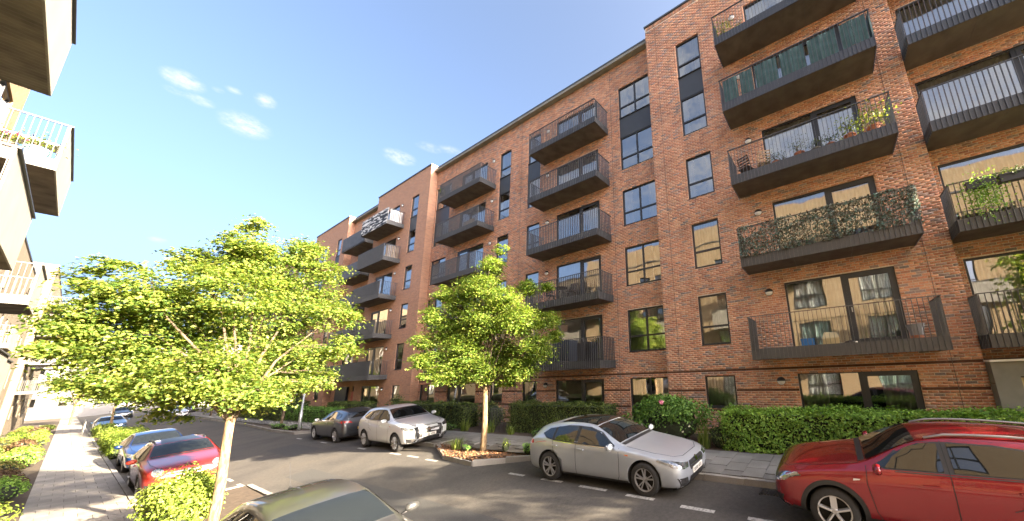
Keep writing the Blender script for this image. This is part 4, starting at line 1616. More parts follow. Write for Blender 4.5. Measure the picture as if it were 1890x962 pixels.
def make_car(name, label, loc, rz, L, Wd, H, rows, wb, fo, paint_, wr=.325, rim='alloy', spokes=5, double=True, cladding=False, roof=None, rails=False,
             front_plate=True, grille='single', detail=True, group=None, glassroof=False, aerial=None, rear=True, tailcol='red_lens', hood_patch=None, cat='car'):
    ry = -.0655 if abs(rz) < 1 else .0655
    root = thing(name, label, cat, loc, rz, group, ry)
    ax = [fo - L / 2, fo + wb - L / 2]
    me, bvh = build_body(L, Wd, H, rows, ax, wr)
    me.materials.clear()
    me.materials.append(paint_); me.materials.append(MT['liner']); me.materials.append(MT['black'])
    zs0 = .16 * H
    for p in me.polygons:
        c = p.center
        mi = 0
        for ya in ax:
            d = math.hypot(c.y - ya, c.z - wr)
            if d < wr * 1.185 and abs(c.x) < Wd / 2 - .012 and (abs(p.normal.x) < .5 or abs(c.x) < Wd / 2 - .25):
                mi = 1
        if p.normal.z < -.6 and c.z < .2 * H: mi = 1
        if mi == 0 and cladding and c.z < .225 * H: mi = 2
        p.material_index = mi
        p.use_smooth = True
    body = link("body", me, root)
    hw = Wd / 2
    gl = MT['carglass']
    suv = rows is SUV
    # side glazing: u in fractions of length, z in fractions of height
    if suv:
        polys = [[(.345, .715), (.375, .70), (.525, .705), (.525, .925), (.48, .92), (.44, .875)], [(.55, .706), (.70, .712), (.715, .73), (.725, .90), (.66, .925), (.55, .93)],
                 [(.74, .72), (.80, .728), (.87, .76), (.84, .86), (.745, .895)]]
        ws = [(-.76, .325), (.76, .325), (.70, .40), (.625, .475), (-.625, .475), (-.70, .40)]
        seams = [[(.32, .70), (.315, .55), (.33, .30), (.345, .20)], [(.537, .95), (.537, .60), (.54, .20)], [(.735, .90), (.735, .70), (.715, .52), (.66, .45)]]
        hand = [(.485, .585), (.70, .60)]
        belt = [(.32, .69), (.40, .682), (.55, .686), (.72, .695), (.87, .735)]
    else:
        polys = [[(.36, .685), (.40, .675), (.60, .692), (.60, .925), (.54, .915), (.47, .85)], [(.622, .693), (.765, .71), (.775, .74), (.775, .905), (.70, .925), (.622, .928)],
                 [(.79, .72), (.835, .735), (.872, .79), (.84, .86), (.79, .895)]]
        ws = [(-.77, .345), (.77, .345), (.70, .42), (.61, .505), (-.61, .505), (-.70, .42)]
        seams = [[(.335, .66), (.33, .50), (.335, .25), (.35, .16)], [(.611, .94), (.612, .60), (.615, .16)], [(.78, .88), (.785, .70), (.775, .52), (.74, .42)]]
        hand = [(.575, .60), (.765, .625)]
        belt = [(.34, .665), (.42, .66), (.60, .675), (.78, .70), (.87, .76)]
    for s in (-1, 1):
        for i, pl_ in enumerate(polys):
            patch(root, "side_window", gl, bvh, [(u * L, z * H) for u, z in pl_], L, 'x', s, .008, 3)
        # dark pillars behind the glass edge
        patch(root, "window_trim", MT['black'], bvh, [(polys[0][0][0] * L, (polys[0][0][1] - .012) * H)] + [(u * L, (z - .012) * H) for u, z in (polys[0][1], polys[0][2], polys[1][1], polys[2][1])]
              + [((polys[2][2][0] + .01) * L, polys[2][2][1] * H)] + [(u * L, (z + .012) * H) for u, z in (polys[2][3], polys[1][4], polys[1][5], polys[0][4])] + [((polys[0][5][0] - .012) * L, (polys[0][5][1] + .01) * H)], L, 'x', s, .003, 3)
        if detail:
            for sm_ in seams:
                ribbon(root, "door_gap", MT['seam'], bvh, [(u * L, z * H) for u, z in sm_], .010, L, 'x', s, .004)
            ribbon(root, 'sill', MT['black'], bvh, [(ax[0] + L / 2 + wr * 1.2, .175 * H), (ax[1] + L / 2 - wr * 1.2, .175 * H)], .05 if not cladding else .13, L, 'x', s, .005)
            ribbon(root, 'waist_trim', MT['chrome'] if not suv else MT['black'], bvh, [(u * L, (z - .004) * H) for u, z in belt[1:4]], .012, L, 'x', s, .006)
            for (u, z) in hand:
                hit = bvh.ray_cast(Vector((s * 3, u * L - L / 2, z * H)), Vector((-s, 0, 0)))[0]
                if hit:
                    h = MB(); h.bar((hit.x + s * .025, hit.y - .09, hit.z), (hit.x + s * .025, hit.y + .09, hit.z + .004), .022, .026)
                    h.bar((hit.x - s * .01, hit.y - .08, hit.z), (hit.x + s * .025, hit.y - .08, hit.z), .02); h.bar((hit.x - s * .01, hit.y + .08, hit.z), (hit.x + s * .025, hit.y + .08, hit.z), .02)
                    h.build("door_handle", paint_, root, smooth=False)
            if cladding:
                for ya in ax:
                    u0 = ya + L / 2
                    ribbon(root, "wheel_arch_trim", MT['black'], bvh, arc(u0, wr, wr * 1.36, -8, 188, 24), 0, L, 'x', s, .007, pts2=arc(u0, wr, wr * 1.165, -8, 188, 24))
            patch(root, "side_repeater", MT['amber'] if name != 'red_suv' else MT['white_pl'], bvh, [(.275 * L, .565 * H), (.295 * L, .575 * H), (.297 * L, .585 * H), (.277 * L, .585 * H)], L, 'x', s, .006, 1)
    patch(root, "windscreen", gl, bvh, [(x * hw, u * L) for x, u in ws], L, 'top', 1, .008, 4)
    patch(root, "rear_window", gl, bvh, [(x * hw, z * H) for x, z in ((-.66, .745), (.66, .745), (.60, .885), (-.60, .885))], L, 'rear', 1, .008, 3)
    if glassroof:
        patch(root, "glass_roof", gl, bvh, [(x * hw, u * L) for x, u in ((-.56, .515), (.56, .515), (.565, .66), (.55, .78), (-.55, .78), (-.565, .66))], L, 'top', 1, .006, 4)
    if roof:
        patch(root, "roof_panel", roof, bvh, [(x * hw, u * L) for x, u in ((-.60, .485), (.60, .485), (.63, .58), (.62, .90), (-.62, .90), (-.63, .58))], L, 'top', 1, .005, 4)
    # bonnet gap
    if detail:
        ribbon(root, 'bonnet_gap', MT['seam'], bvh, [(-.80 * hw, .30 * L), (-.78 * hw, .15 * L), (-.66 * hw, .06 * L), (-.4 * hw, .035 * L), (.4 * hw, .035 * L), (.66 * hw, .06 * L), (.78 * hw, .15 * L), (.80 * hw, .30 * L)], .010, L, 'top', 1, .004)
        patch(root, "scuttle", MT['black'], bvh, [(-.74 * hw, .315 * L), (.74 * hw, .315 * L), (.76 * hw, .338 * L), (-.76 * hw, .338 * L)] if not suv else [(-.74 * hw, .30 * L), (.74 * hw, .30 * L), (.75 * hw, .32 * L), (-.75 * hw, .32 * L)], L, 'top', 1, .005, 3)
    # lamps, grille, bumper
    k = 1.04 if suv else 1.0
    for s in (-1, 1):
        if grille == 'wide':
            hp = [(.62, .50), (.78, .53), (.93, .56), (.95, .52), (.88, .46), (.64, .45)]
        elif grille == 'round':
            hp = [(.66 + .13 * math.cos(a), .50 + .065 * math.sin(a)) for a in [2 * math.pi * i / 14 for i in range(14)]]
        else:
            hp = [(.46, .47), (.70, .50), (.93, .555), (.955, .53), (.92, .46), (.74, .415), (.52, .41)]
        patch(root, "headlight", MT['headlamp'], bvh, [(s * x * hw, z * H * k) for x, z in hp][::s], L, 'front', 1, .007, 3)
        fg = [(s * (.66 + .07 * math.cos(a)) * hw, (.26 + .035 * math.sin(a)) * H * k) for a in [2 * math.pi * i / 10 for i in range(10)]]
        patch(root, "bumper_intake", MT['black'], bvh, [(s * x * hw, z * H * k) for x, z in ((.50, .17), (.84, .19), (.90, .31), (.62, .29))][::s], L, 'front', 1, .005, 3)
        patch(root, "fog_light", MT['chrome'], bvh, fg, L, 'front', 1, .010, 1)
    if grille == 'single':
        gp = [(-.40, .345), (.40, .345), (.46, .42), (.40, .47), (-.40, .47), (-.46, .42)]
        patch(root, "grille", MT['black'], bvh, [(x * hw, z * H * k) for x, z in gp], L, 'front', 1, .006, 3)
        patch(root, "grille_bar", MT['chrome'], bvh, [(x * hw, z * H * k) for x, z in ((-.40, .40), (.40, .40), (.40, .415), (-.40, .415))], L, 'front', 1, .012, 3)
    elif grille == 'wide':
        gp = [(-.50, .20), (.50, .20), (.56, .36), (.60, .50), (.40, .525), (-.40, .525), (-.60, .50), (-.56, .36)]
        patch(root, "grille", MT['black'], bvh, [(x * hw, z * H * k) for x, z in gp], L, 'front', 1, .006, 3)
        for zz in (.47, .43):
            patch(root, "grille_bar", MT['alloy_d'], bvh, [(x * hw, z * H * k) for x, z in ((-.52, zz), (.52, zz), (.52, zz + .006), (-.52, zz + .006))], L, 'front', 1, .012, 3)
        for s in (-1, 1):
            patch(root, "chrome_blade", MT['chrome'], bvh, [(s * x * hw, z * H * k) for x, z in ((.545, .22), (.565, .22), (.625, .42), (.59, .43))][::s], L, 'front', 1, .010, 2)
    else:
        gp = [(-.50, .40), (.50, .40), (.52, .45), (.46, .475), (-.46, .475), (-.52, .45)]
        patch(root, "grille", MT['black'], bvh, [(x * hw, z * H * k) for x, z in gp], L, 'front', 1, .006, 3)
        for zz in (.41, .45):
            patch(root, "grille_bar", MT['chrome'], bvh, [(x * hw, z * H * k) for x, z in ((-.47, zz), (.47, zz), (.47, zz + .01), (-.47, zz + .01))], L, 'front', 1, .012, 3)
    patch(root, "lower_intake", MT['black'], bvh, [(x * hw, z * H * k) for x, z in ((-.50, .175), (.50, .175), (.46, .27), (-.46, .27))], L, 'front', 1, .005, 3)
    patch(root, "splitter", MT['chrome'] if name == 'silver_hatchback' else MT['black'], bvh, [(x * hw, z * H * k) for x, z in ((-.80, .13), (.80, .13), (.84, .155), (-.84, .155))], L, 'front', 1, .012, 4)
    bd = [(.055 * math.cos(a), .445 * H * k + .055 * math.sin(a)) for a in [2 * math.pi * i / 14 for i in range(14)]]
    patch(root, "badge", MT['chrome'], bvh, bd, L, 'front', 1, .018, 1)
    if front_plate:
        hit = bvh.ray_cast(Vector((0, -L, .32 * H * k)), Vector((0, 1, 0)))[0]
        q = MB(); q.box(-.26, .26, hit.y - .022, hit.y + .01, hit.z - .056, hit.z + .056)
        npl = q.build("number_plate", MT['plate'], root)
        g_ = MB()
        for i in range(7):
            gx0 = -.225 + i * .062 + (.02 if i > 3 else 0)
            g_.box(gx0, gx0 + .012, hit.y - .024, hit.y - .02, hit.z - .036, hit.z + .036); g_.box(gx0 + .03, gx0 + .042, hit.y - .024, hit.y - .02, hit.z - .036, hit.z + .036)
            zz_ = (-.036, -.006, .024)[i % 3]
            g_.box(gx0 + .012, gx0 + .03, hit.y - .024, hit.y - .02, hit.z + zz_, hit.z + zz_ + .012)
        g_.build("plate_marks", MT['black'], npl)
    if rear:
        for s in (-1, 1):
            patch(root, "tail_light", MT[tailcol], bvh, [(s * x * hw, z * H) for x, z in ((.50, .60), (.955, .63), (.965, .69), (.60, .665))][::s], L, 'rear', 1, .008, 3)
            patch(root, "tail_light", MT[tailcol], bvh, [(.935 * L, .625 * H), (.985 * L, .61 * H), (.975 * L, .68 * H), (.94 * L, .685 * H)], L, 'x', s, .007, 2)
        hit = bvh.ray_cast(Vector((0, L, .42 * H)), Vector((0, -1, 0)))[0]
        q = MB(); q.box(-.26, .26, hit.y - .01, hit.y + .02, hit.z - .056, hit.z + .056)
        q.build("number_plate", MT['plate_y'], root)
        patch(root, "rear_diffuser", MT['black'], bvh, [(x * hw, z * H) for x, z in ((-.6, .20), (.6, .20), (.66, .27), (-.66, .27))], L, 'rear', 1, .006, 3)
        ribbon(root, 'tailgate_gap', MT['seam'], bvh, [(-.70 * hw, .72 * H), (-.72 * hw, .45 * H), (-.55 * hw, .36 * H), (.55 * hw, .36 * H), (.72 * hw, .45 * H), (.70 * hw, .72 * H)], .010, L, 'rear', 1, .004)
    for s in (-1, 1):
        mirror(root, s * (hw + .10), (.365 if not suv else .35) * L - L / 2, (.70 if not suv else .715) * H, s, paint_ if name != 'red_compact_suv' else MT['redpaint'])
        for ya in ax:
            wheel(root, s * (hw - .125), ya, wr, s, MT[rim], spokes, double)
    if rails:
        for s in (-1, 1):
            pts = []
            for i in range(9):
                u = .50 + .42 * i / 8
                hit = bvh.ray_cast(Vector((s * hw * .60, u * L - L / 2, 4)), Vector((0, 0, -1)))[0]
                pts.append((hit.x, hit.y, hit.z + (.012 if i in (0, 8) else .036)))
            q = MB(); q.tube(pts, .018, 8); q.build("roof_rail", MT['alloy_d'] if rails != 'black' else MT['black'], root, smooth=True)
    if aerial:
        hit = bvh.ray_cast(Vector((0, aerial[0] * L - L / 2, 4)), Vector((0, 0, -1)))[0]
        q = MB()
        if aerial[1] > .3:
            q.tube([(0, hit.y, hit.z), (0, hit.y + .02, hit.z + .03)], [.035, .014], 8)
            q.tube([(0, hit.y + .02, hit.z + .03), (0, hit.y + .12, hit.z + aerial[1])], .004, 6)
        else:
            q.add([(-.02, hit.y - .08, hit.z), (.02, hit.y - .08, hit.z), (.02, hit.y + .08, hit.z), (-.02, hit.y + .08, hit.z), (0, hit.y + .07, hit.z + .06)], [(0, 1, 4), (1, 2, 4), (2, 3, 4), (3, 0, 4)])
        q.build("aerial", MT['black'], root)
    return root, bvh


def place(xnear, ymid_front, L, Wd, flip, fo, wheel_y):
    """position from the near-side x of the body and the y of the front axle"""
    xc = xnear + Wd / 2 - .03
    yc = wheel_y + (L / 2 - fo) if not flip else wheel_y - (L / 2 - fo)
    return xc, yc


P_SIL = paint("silver_paint", (0.36, 0.395, 0.45), .35, .30)
P_RED = paint("deep_red_paint", (0.24, 0.006, 0.012), .35, .26)
P_WHT = paint("pearl_white_paint", (0.64, 0.67, 0.71), .1, .3)
P_GRY = paint("dark_grey_paint", (0.065, 0.070, 0.080), .6, .3)
P_BLU = paint("bright_blue_paint", (0.004, 0.024, 0.11), .4, .28)
P_ORG = paint("chilli_red_paint", (0.21, 0.015, 0.012), .25, .3)
P_BLK = paint("charcoal_metallic_paint", (0.055, 0.056, 0.056), .4, .34)
P_WH2 = paint("plain_white_paint", (0.72, 0.72, 0.72), .0, .35)
P_LBL = paint("pale_blue_paint", (0.09, 0.16, 0.27), .4, .3)
P_DK2 = paint("graphite_paint", (0.05, 0.052, 0.058), .5, .3)

# silver hatchback
x, y = place(6.70, 0, 4.42, 1.80, False, .86, 3.82)
silver, _ = make_car("silver_hatchback", "silver hatchback with black glass roof parked at the right kerb before the young maple", (x, y, G(x, y)), 0, 4.42, 1.80, 1.38, HATCH, 2.73, .86, P_SIL, .34, 'alloy_d', 5, True, glassroof=True)
x, y = place(6.43, 0, 4.28, 1.79, True, .87, .36)
red, _ = make_car("red_suv", "deep red SUV with roof rails cut off by the right edge of the picture", (x, y, G(x, y)), math.pi, 4.28, 1.79, 1.46, SUV, 2.555, .87, P_RED, .335, 'alloy', 5, False, cladding=True, rails=True)
x, y = place(6.98, 0, 4.30, 1.78, False, .84, 15.07)
asx, _ = make_car("white_suv", "white compact SUV with black grille parked behind the planted tree island", (x, y, G(x, y)), 0, 4.30, 1.78, 1.62, SUV, 2.67, .84, P_WHT, .345, 'alloy', 8, False, grille='wide', cladding=False, aerial=(.80, .1))
x, y = place(6.98, 0, 4.28, 1.79, True, .85, 20.85 + 2.63)
golf, _ = make_car("dark_grey_hatchback", "dark grey hatchback seen from behind with yellow rear plate next to the white SUV", (x, y, G(x, y)), math.pi, 4.28, 1.79, 1.47, HATCH, 2.63, .85, P_GRY, .325, 'alloy', 5, True)
x, y = place(1.60, 0, 4.30, 1.80, False, .84, 19.1)
mini, _ = make_car("red_compact_suv", "bright red boxy compact SUV with dark roof behind the bush and leaning maple trunk", (x, y, G(x, y)), 0, 4.30, 1.80, 1.54, SUV, 2.67, .84, P_ORG, .335, 'alloy_d', 5, False, grille='round', cladding=True, roof=MT['navy'], rails='black')
x, y = place(1.70, 0, 4.55, 1.80, False, .88, 26.7)
blue, _ = make_car("blue_hatchback", "bright blue car parked behind the red one on the left side", (x, y, G(x, y)), 0, 4.45, 1.80, 1.47, HATCH, 2.68, .88, P_BLU, .33, 'alloy', 5, True)
x, y = 2.36, 6.85
black, _ = make_car("charcoal_hatchback", "charcoal car with whip aerial whose roof rises from the bottom edge of the picture", (x, y, G(x, y) + .0), 0, 4.15, 1.76, 1.45, HATCH, 2.55, .82, P_BLK, .32, 'alloy', 5, True, aerial=(.86, .42))
far = [("white_hatchback", "white car facing us on the far side of the junction under the maple branches", 6.9, 68.0, 0, P_WH2, HATCH, 4.4, 1.47),
       ("dark_suv", "dark SUV parked far up the street left of the white car", 4.6, 92.0, 0, P_DK2, SUV, 4.5, 1.70),
       ("pale_blue_hatchback", "pale blue car far up the left kerb beyond the low round hedge", 2.6, 62.0, 0, P_LBL, HATCH, 4.4, 1.47),
       ("grey_estate_car", "grey car parked beyond the white one at the far right kerb", 8.9, 80.0, 0, P_GRY, HATCH, 4.5, 1.46)]
for (nm, lb, x, y, rz, pt, rows, L_, H_) in far:
    make_car(nm, lb, (x, y, G(x, y)), rz, L_, 1.8, H_, rows, 2.65, .87, pt, .325, 'alloy', 5, True, detail=False, group="cars parked far up the street")

# ------------------------------------------------------------------ trees
LOBES_L = [(1.74, 11.95, 6.73, 0.28), (1.65, 11.97, 6.12, 0.45), (2.06, 12.3, 5.59, 0.6), (2.74, 11.98, 6.16, 0.45), (3.17, 11.71, 5.74, 0.4), (2.98, 12.35, 5.03, 0.7), (3.53, 11.64, 4.55, 0.5), (3.75, 11.61, 3.66, 0.42), (3.22, 12.1, 3.53, 0.55), (2.32, 12.67, 4.24, 0.8), (1.61, 11.16, 4.75, 0.7), (1.16, 11.44, 4.95, 0.5), (0.96, 12.49, 5.62, 0.35), (1.67, 13.18, 4.24, 0.8), (2.34, 12.46, 3.12, 0.65), (1.55, 11.18, 3.08, 0.6), (3.05, 12.34, 2.83, 0.45), (3.46, 11.86, 2.8, 0.32), (0.98, 12.49, 4.47, 0.65), (0.48, 11.76, 4.64, 0.5), (0.06, 12.24, 5.09, 0.32), (-0.19, 12.49, 4.85, 0.26), (0.33, 12.8, 4.3, 0.55), (-0.12, 12.27, 4.07, 0.42), (-0.31, 11.9, 3.61, 0.28), (0.14, 12.84, 3.6, 0.5), (0.69, 12.54, 3.6, 0.65), (1.18, 13.06, 3.54, 0.65), (1.27, 12.85, 2.79, 0.5), (0.61, 12.55, 2.93, 0.45), (0.18, 12.83, 2.95, 0.35), (-0.2, 12.29, 3.86, 0.3), (2.27, 12.06, 2.41, 0.4), (1.78, 12.76, 2.45, 0.42), (1.14, 13.27, 2.44, 0.3), (1.21, 13.47, 2.13, 0.16), (1.54, 13.61, 2.02, 0.14), (0.01, 12.25, 4.63, 0.3), (-0.42, 12.33, 3.49, 0.16), (1.9, 11.52, 2.62, 0.42), (1.24, 11.43, 2.99, 0.5), (2.48, 11.42, 2.58, 0.4), (0.73, 11.92, 2.7, 0.35), (1.82, 11.74, 5.83, 0.5), (1.61, 12.38, 5.63, 0.4)]
LOBES_R = [(7.98, 10.98, 6.98, 0.42), (7.85, 11.07, 6.08, 0.6), (7.88, 10.12, 5.51, 0.5), (7.8, 12.04, 6.24, 0.5), (7.51, 12.24, 5.55, 0.55), (7.9, 11.04, 4.81, 0.85), (8.37, 9.77, 4.71, 0.65), (7.39, 12.64, 4.51, 0.65), (6.56, 12.93, 4.07, 0.35), (9.17, 9.19, 4.73, 0.4), (9.43, 9.01, 4.11, 0.28), (8.69, 9.23, 3.68, 0.55), (8.72, 11.06, 3.61, 0.7), (7.62, 11.85, 3.63, 0.75), (6.88, 12.7, 3.47, 0.5), (6.42, 12.72, 3.37, 0.3), (7.97, 10.99, 2.99, 0.55), (7.51, 11.93, 2.84, 0.45), (8.57, 9.93, 2.94, 0.5), (6.95, 12.03, 2.85, 0.4), (8.2, 10.82, 7.69, 0.25), (9.34, 9.38, 6.09, 0.2), (7.03, 12.59, 5.96, 0.3), (8.75, 9.81, 6.04, 0.35), (6.79, 12.77, 5.1, 0.4), (6.54, 12.33, 2.87, 0.25), (8.52, 10.59, 2.57, 0.3)]


def crown(name, lobes, n_clump, per, size, mat, parent, off, flat=.36, rad=.34, up=1.0, inner=.35):
    lob = np.array(lobes)
    w = lob[:, 3] ** 2
    pick = RNG.choice(len(lob), n_clump, p=w / w.sum())
    d = RNG.normal(0, 1, (n_clump, 3)); d /= np.linalg.norm(d, axis=1, keepdims=True)
    rr = RNG.uniform(inner, 1.02, (n_clump, 1)) ** .6
    cen = lob[pick, :3] + d * rr * lob[pick, 3:4] * np.array([1.0, 1.0, .92])
    cr = rad * RNG.uniform(.55, 1.25, n_clump) * np.clip(lob[pick, 3] / .5, .55, 1.25)
    Pn = np.repeat(cen, per, 0)
    o = RNG.normal(0, .5, (n_clump * per, 3)) * np.repeat(cr, per)[:, None]
    o[:, 2] *= flat
    # sprays droop outwards
    rad_h = np.hypot(o[:, 0], o[:, 1])
    o[:, 2] -= .25 * rad_h ** 2 / np.repeat(cr, per)
    P = Pn + o - np.array(off)
    N = np.tile([0, 0, up], (len(P), 1)) + np.repeat(d, per, 0) * .55
    return link(name, leaves_mesh(name, P, N, size, mat, .72, .22, .42), parent, 'stuff'), cen


def limbs(fork, cen, lobes, r0, n_main=9, n_twig=120):
    """limbs from the fork to the lobes, twigs from the limbs to the leaf sprays"""
    mb = MB()
    fork = Vector(fork)
    lob = sorted(lobes, key=lambda l: -l[3])[:n_main]
    pts_all = []
    for l in lob:
        tgt = Vector(l[:3])
        d = tgt - fork
        mid = fork + d * .35 + Vector((random.uniform(-.1, .1), random.uniform(-.1, .1), .12 * d.length))
        m2 = fork + d * .7 + Vector((random.uniform(-.12, .12), random.uniform(-.12, .12), .08 * d.length))
        pts = [fork - Vector((0, 0, .12)), fork + d * .12, mid, m2, tgt]
        mb.tube(pts, [r0 * .62, r0 * .5, r0 * .34, r0 * .2, r0 * .08], 7)
        for i in range(1, 5):
            for t in (0, .5):
                pts_all.append(pts[i - 1].lerp(pts[i], t))
    for i in RNG.choice(len(cen), min(n_twig, len(cen)), replace=False):
        c = Vector(cen[i])
        q = min(pts_all, key=lambda p: (p - c).length + (.6 if p.z > c.z + .2 else 0))
        if (q - c).length > 2.2: continue
        m_ = q.lerp(c, .5) + Vector((random.uniform(-.08, .08), random.uniform(-.08, .08), random.uniform(0, .1)))
        mb.tube([q, m_, c], [r0 * .13, r0 * .085, r0 * .03], 5, cap=False)
    return mb


def tree(name, label, base, fork, r0, lobes, n_clump, per, size, mat, bark, n_main=10, n_twig=140, lean=0.0, rad=.34, cat='tree', group=None):
    t = thing(name, label, cat, base, 0, group)
    mb = MB()
    b, f = Vector(base), Vector(fork)
    pts, rs = [], []
    for i in range(9):
        u = i / 8
        p = b.lerp(f, u) + Vector((.02 * math.sin(u * 5), .02 * math.cos(u * 4) - .02, 0))
        if i == 0: p.z -= .25
        pts.append(p)
        rs.append(r0 * (1.28 if i == 0 else 1.08 - .25 * u + (.06 if i == 8 else 0)))
    mb.tube(pts, rs, 14)
    mb.build("trunk", bark, t, base, smooth=True)
    cr, cen = crown("crown", lobes, n_clump, per, size, mat, t, base, rad=rad)
    limbs(fork, cen, lobes, r0, n_main, n_twig).build("limb", MT['bark_d'], t, base, smooth=True)
    return t


zb = G(2.05, 11.9)
tree("maple_tree", "big light green maple with leaning-looking pale trunk on the left, behind the foreground bush", (2.06, 11.95, zb + .05), (2.03, 11.9, 2.02), .086, LOBES_L, 1300, 68, .072, MT['leaf_L'], MT['bark'], 16, 330, rad=.36)
tree("maple_tree", "small round maple in the kerbed island between the white SUV and silver car", (7.95, 11.0, .13), (7.95, 11.05, 2.35), .098, LOBES_R, 1350, 56, .074, MT['leaf_R'], MT['bark'], 14, 300, rad=.36)


def round_lobes(c, R, n, seed, squash=.9):
    r = random.Random(seed)
    out = [(c[0], c[1], c[2], R * .62)]
    for i in range(n):
        a, e = r.uniform(0, 6.28), r.uniform(-.7, 1.2)
        q = R * .68
        out.append((c[0] + q * math.cos(a) * math.cos(e), c[1] + q * math.sin(a) * math.cos(e), c[2] + q * math.sin(e) * squash, R * r.uniform(.28, .45)))
    return out


# the slim street tree beside the lamp post, and others up the street
tr = [("slim street tree with brown trunk between the lamp post and the far hedge", 8.2, 34.0, .08, 2.6, 2.3, 'leaf_far', 'bark_d'),
      ("pale trunked young tree by the pale blue car far up the left kerb", 2.4, 57.5, .08, 2.4, 1.9, 'leaf_far', 'bark'),
      ("round tree far up the right pavement beyond the junction", 8.6, 60.0, .09, 2.7, 2.4, 'leaf_far', 'bark_d'),
      ("bright tree at the far left end of the pavement", .6, 88.0, .10, 2.8, 3.0, 'leaf_L', 'bark_d'),
      ("dark green tree beside the pale building at the street end", 6.0, 116.0, .14, 3.2, 3.8, 'leaf_far', 'bark_d'),
      ("wide tree in front of the pale end building on the right", 13.5, 119.0, .14, 3.0, 3.8, 'leaf_far', 'bark_d'),
      ("young tree between the far parked cars", 9.2, 86.0, .09, 2.7, 2.4, 'leaf_far', 'bark_d')]
for i, (lb, x, y, r0, fh, R, mt, bk) in enumerate(tr):
    z = G(x, y)
    tree("street_tree", lb, (x, y, z), (x, y, z + fh), r0, round_lobes((x, y, z + fh + R * .75), R, 12, i), 150, 26, .22, MT[mt], MT[bk], 8, 40, rad=.6)
# street trees behind the viewpoint; only their shadows fall into the picture
for i, (x, y, R, lb) in enumerate(((8.4, -7.4, 2.5, "maple on the right pavement just behind the viewpoint"), (10.9, -8.3, 2.3, "maple near the building corner behind the viewpoint"),
                               (11.2, -14.6, 2.5, "maple farther back along the right pavement"), (8.6, -24.0, 2.4, "fourth maple back along the right pavement"))):
    z = PAVE_Z(8.4, y)
    tree("street_tree", lb, (x, y, z), (x, y, z + 2.3), .1, round_lobes((x, y, z + 2.4 + R * .8), R, 14, 40 + i), 190, 34, .16, MT['leaf_R'], MT['bark'], 9, 60, rad=.5)


# ------------------------------------------------------------------ hedges, shrubs, grasses
def hedge(name, label, x0, x1, y0, y1, z0, z1, mat, size, dens, bulge=.06, group=None, cat='hedge', wav=.05):
    """clipped hedge: a dark core and a skin of leaves on every side"""
    off = ((x0 + x1) / 2, (y0 + y1) / 2, z0)
    t = thing(name, label, cat, off, 0, group)
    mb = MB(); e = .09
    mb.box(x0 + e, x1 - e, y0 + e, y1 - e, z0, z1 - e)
    mb.build("shade_core", MT['core'], t, off)
    Ps, Ns = [], []
    for (ax_, v, sgn, A, B) in ((0, x0, -1, (y0, y1), (z0, z1)), (0, x1, 1, (y0, y1), (z0, z1)), (1, y0, -1, (x0, x1), (z0, z1)), (1, y1, 1, (x0, x1), (z0, z1)), (2, z1, 1, (x0, x1), (y0, y1))):
        n = int((A[1] - A[0]) * (B[1] - B[0]) * dens * (1 if not (ax_ == 0 and sgn > 0) else .3))
        a, b = RNG.uniform(*A, n), RNG.uniform(*B, n)
        w = wav * (np.sin(a * 3.1 + b * 2) + np.sin(a * 7.3 - b * 5.1) * .6)
        d = v + sgn * (w + RNG.normal(0, bulge, n) - .02)
        P = np.zeros((n, 3)); N = np.zeros((n, 3))
        if ax_ == 0: P[:, 0], P[:, 1], P[:, 2] = d, a, b
        elif ax_ == 1: P[:, 0], P[:, 1], P[:, 2] = a, d, b
        else: P[:, 0], P[:, 1], P[:, 2] = a, b, d
        N[:, ax_] = sgn
        N[:, 2] += .45
        Ps.append(P); Ns.append(N)
    P = np.concatenate(Ps) - np.array(off)
    link("foliage", leaves_mesh("foliage", P, np.concatenate(Ns), size, mat, .55, .25, .55), t, 'stuff')
    return t


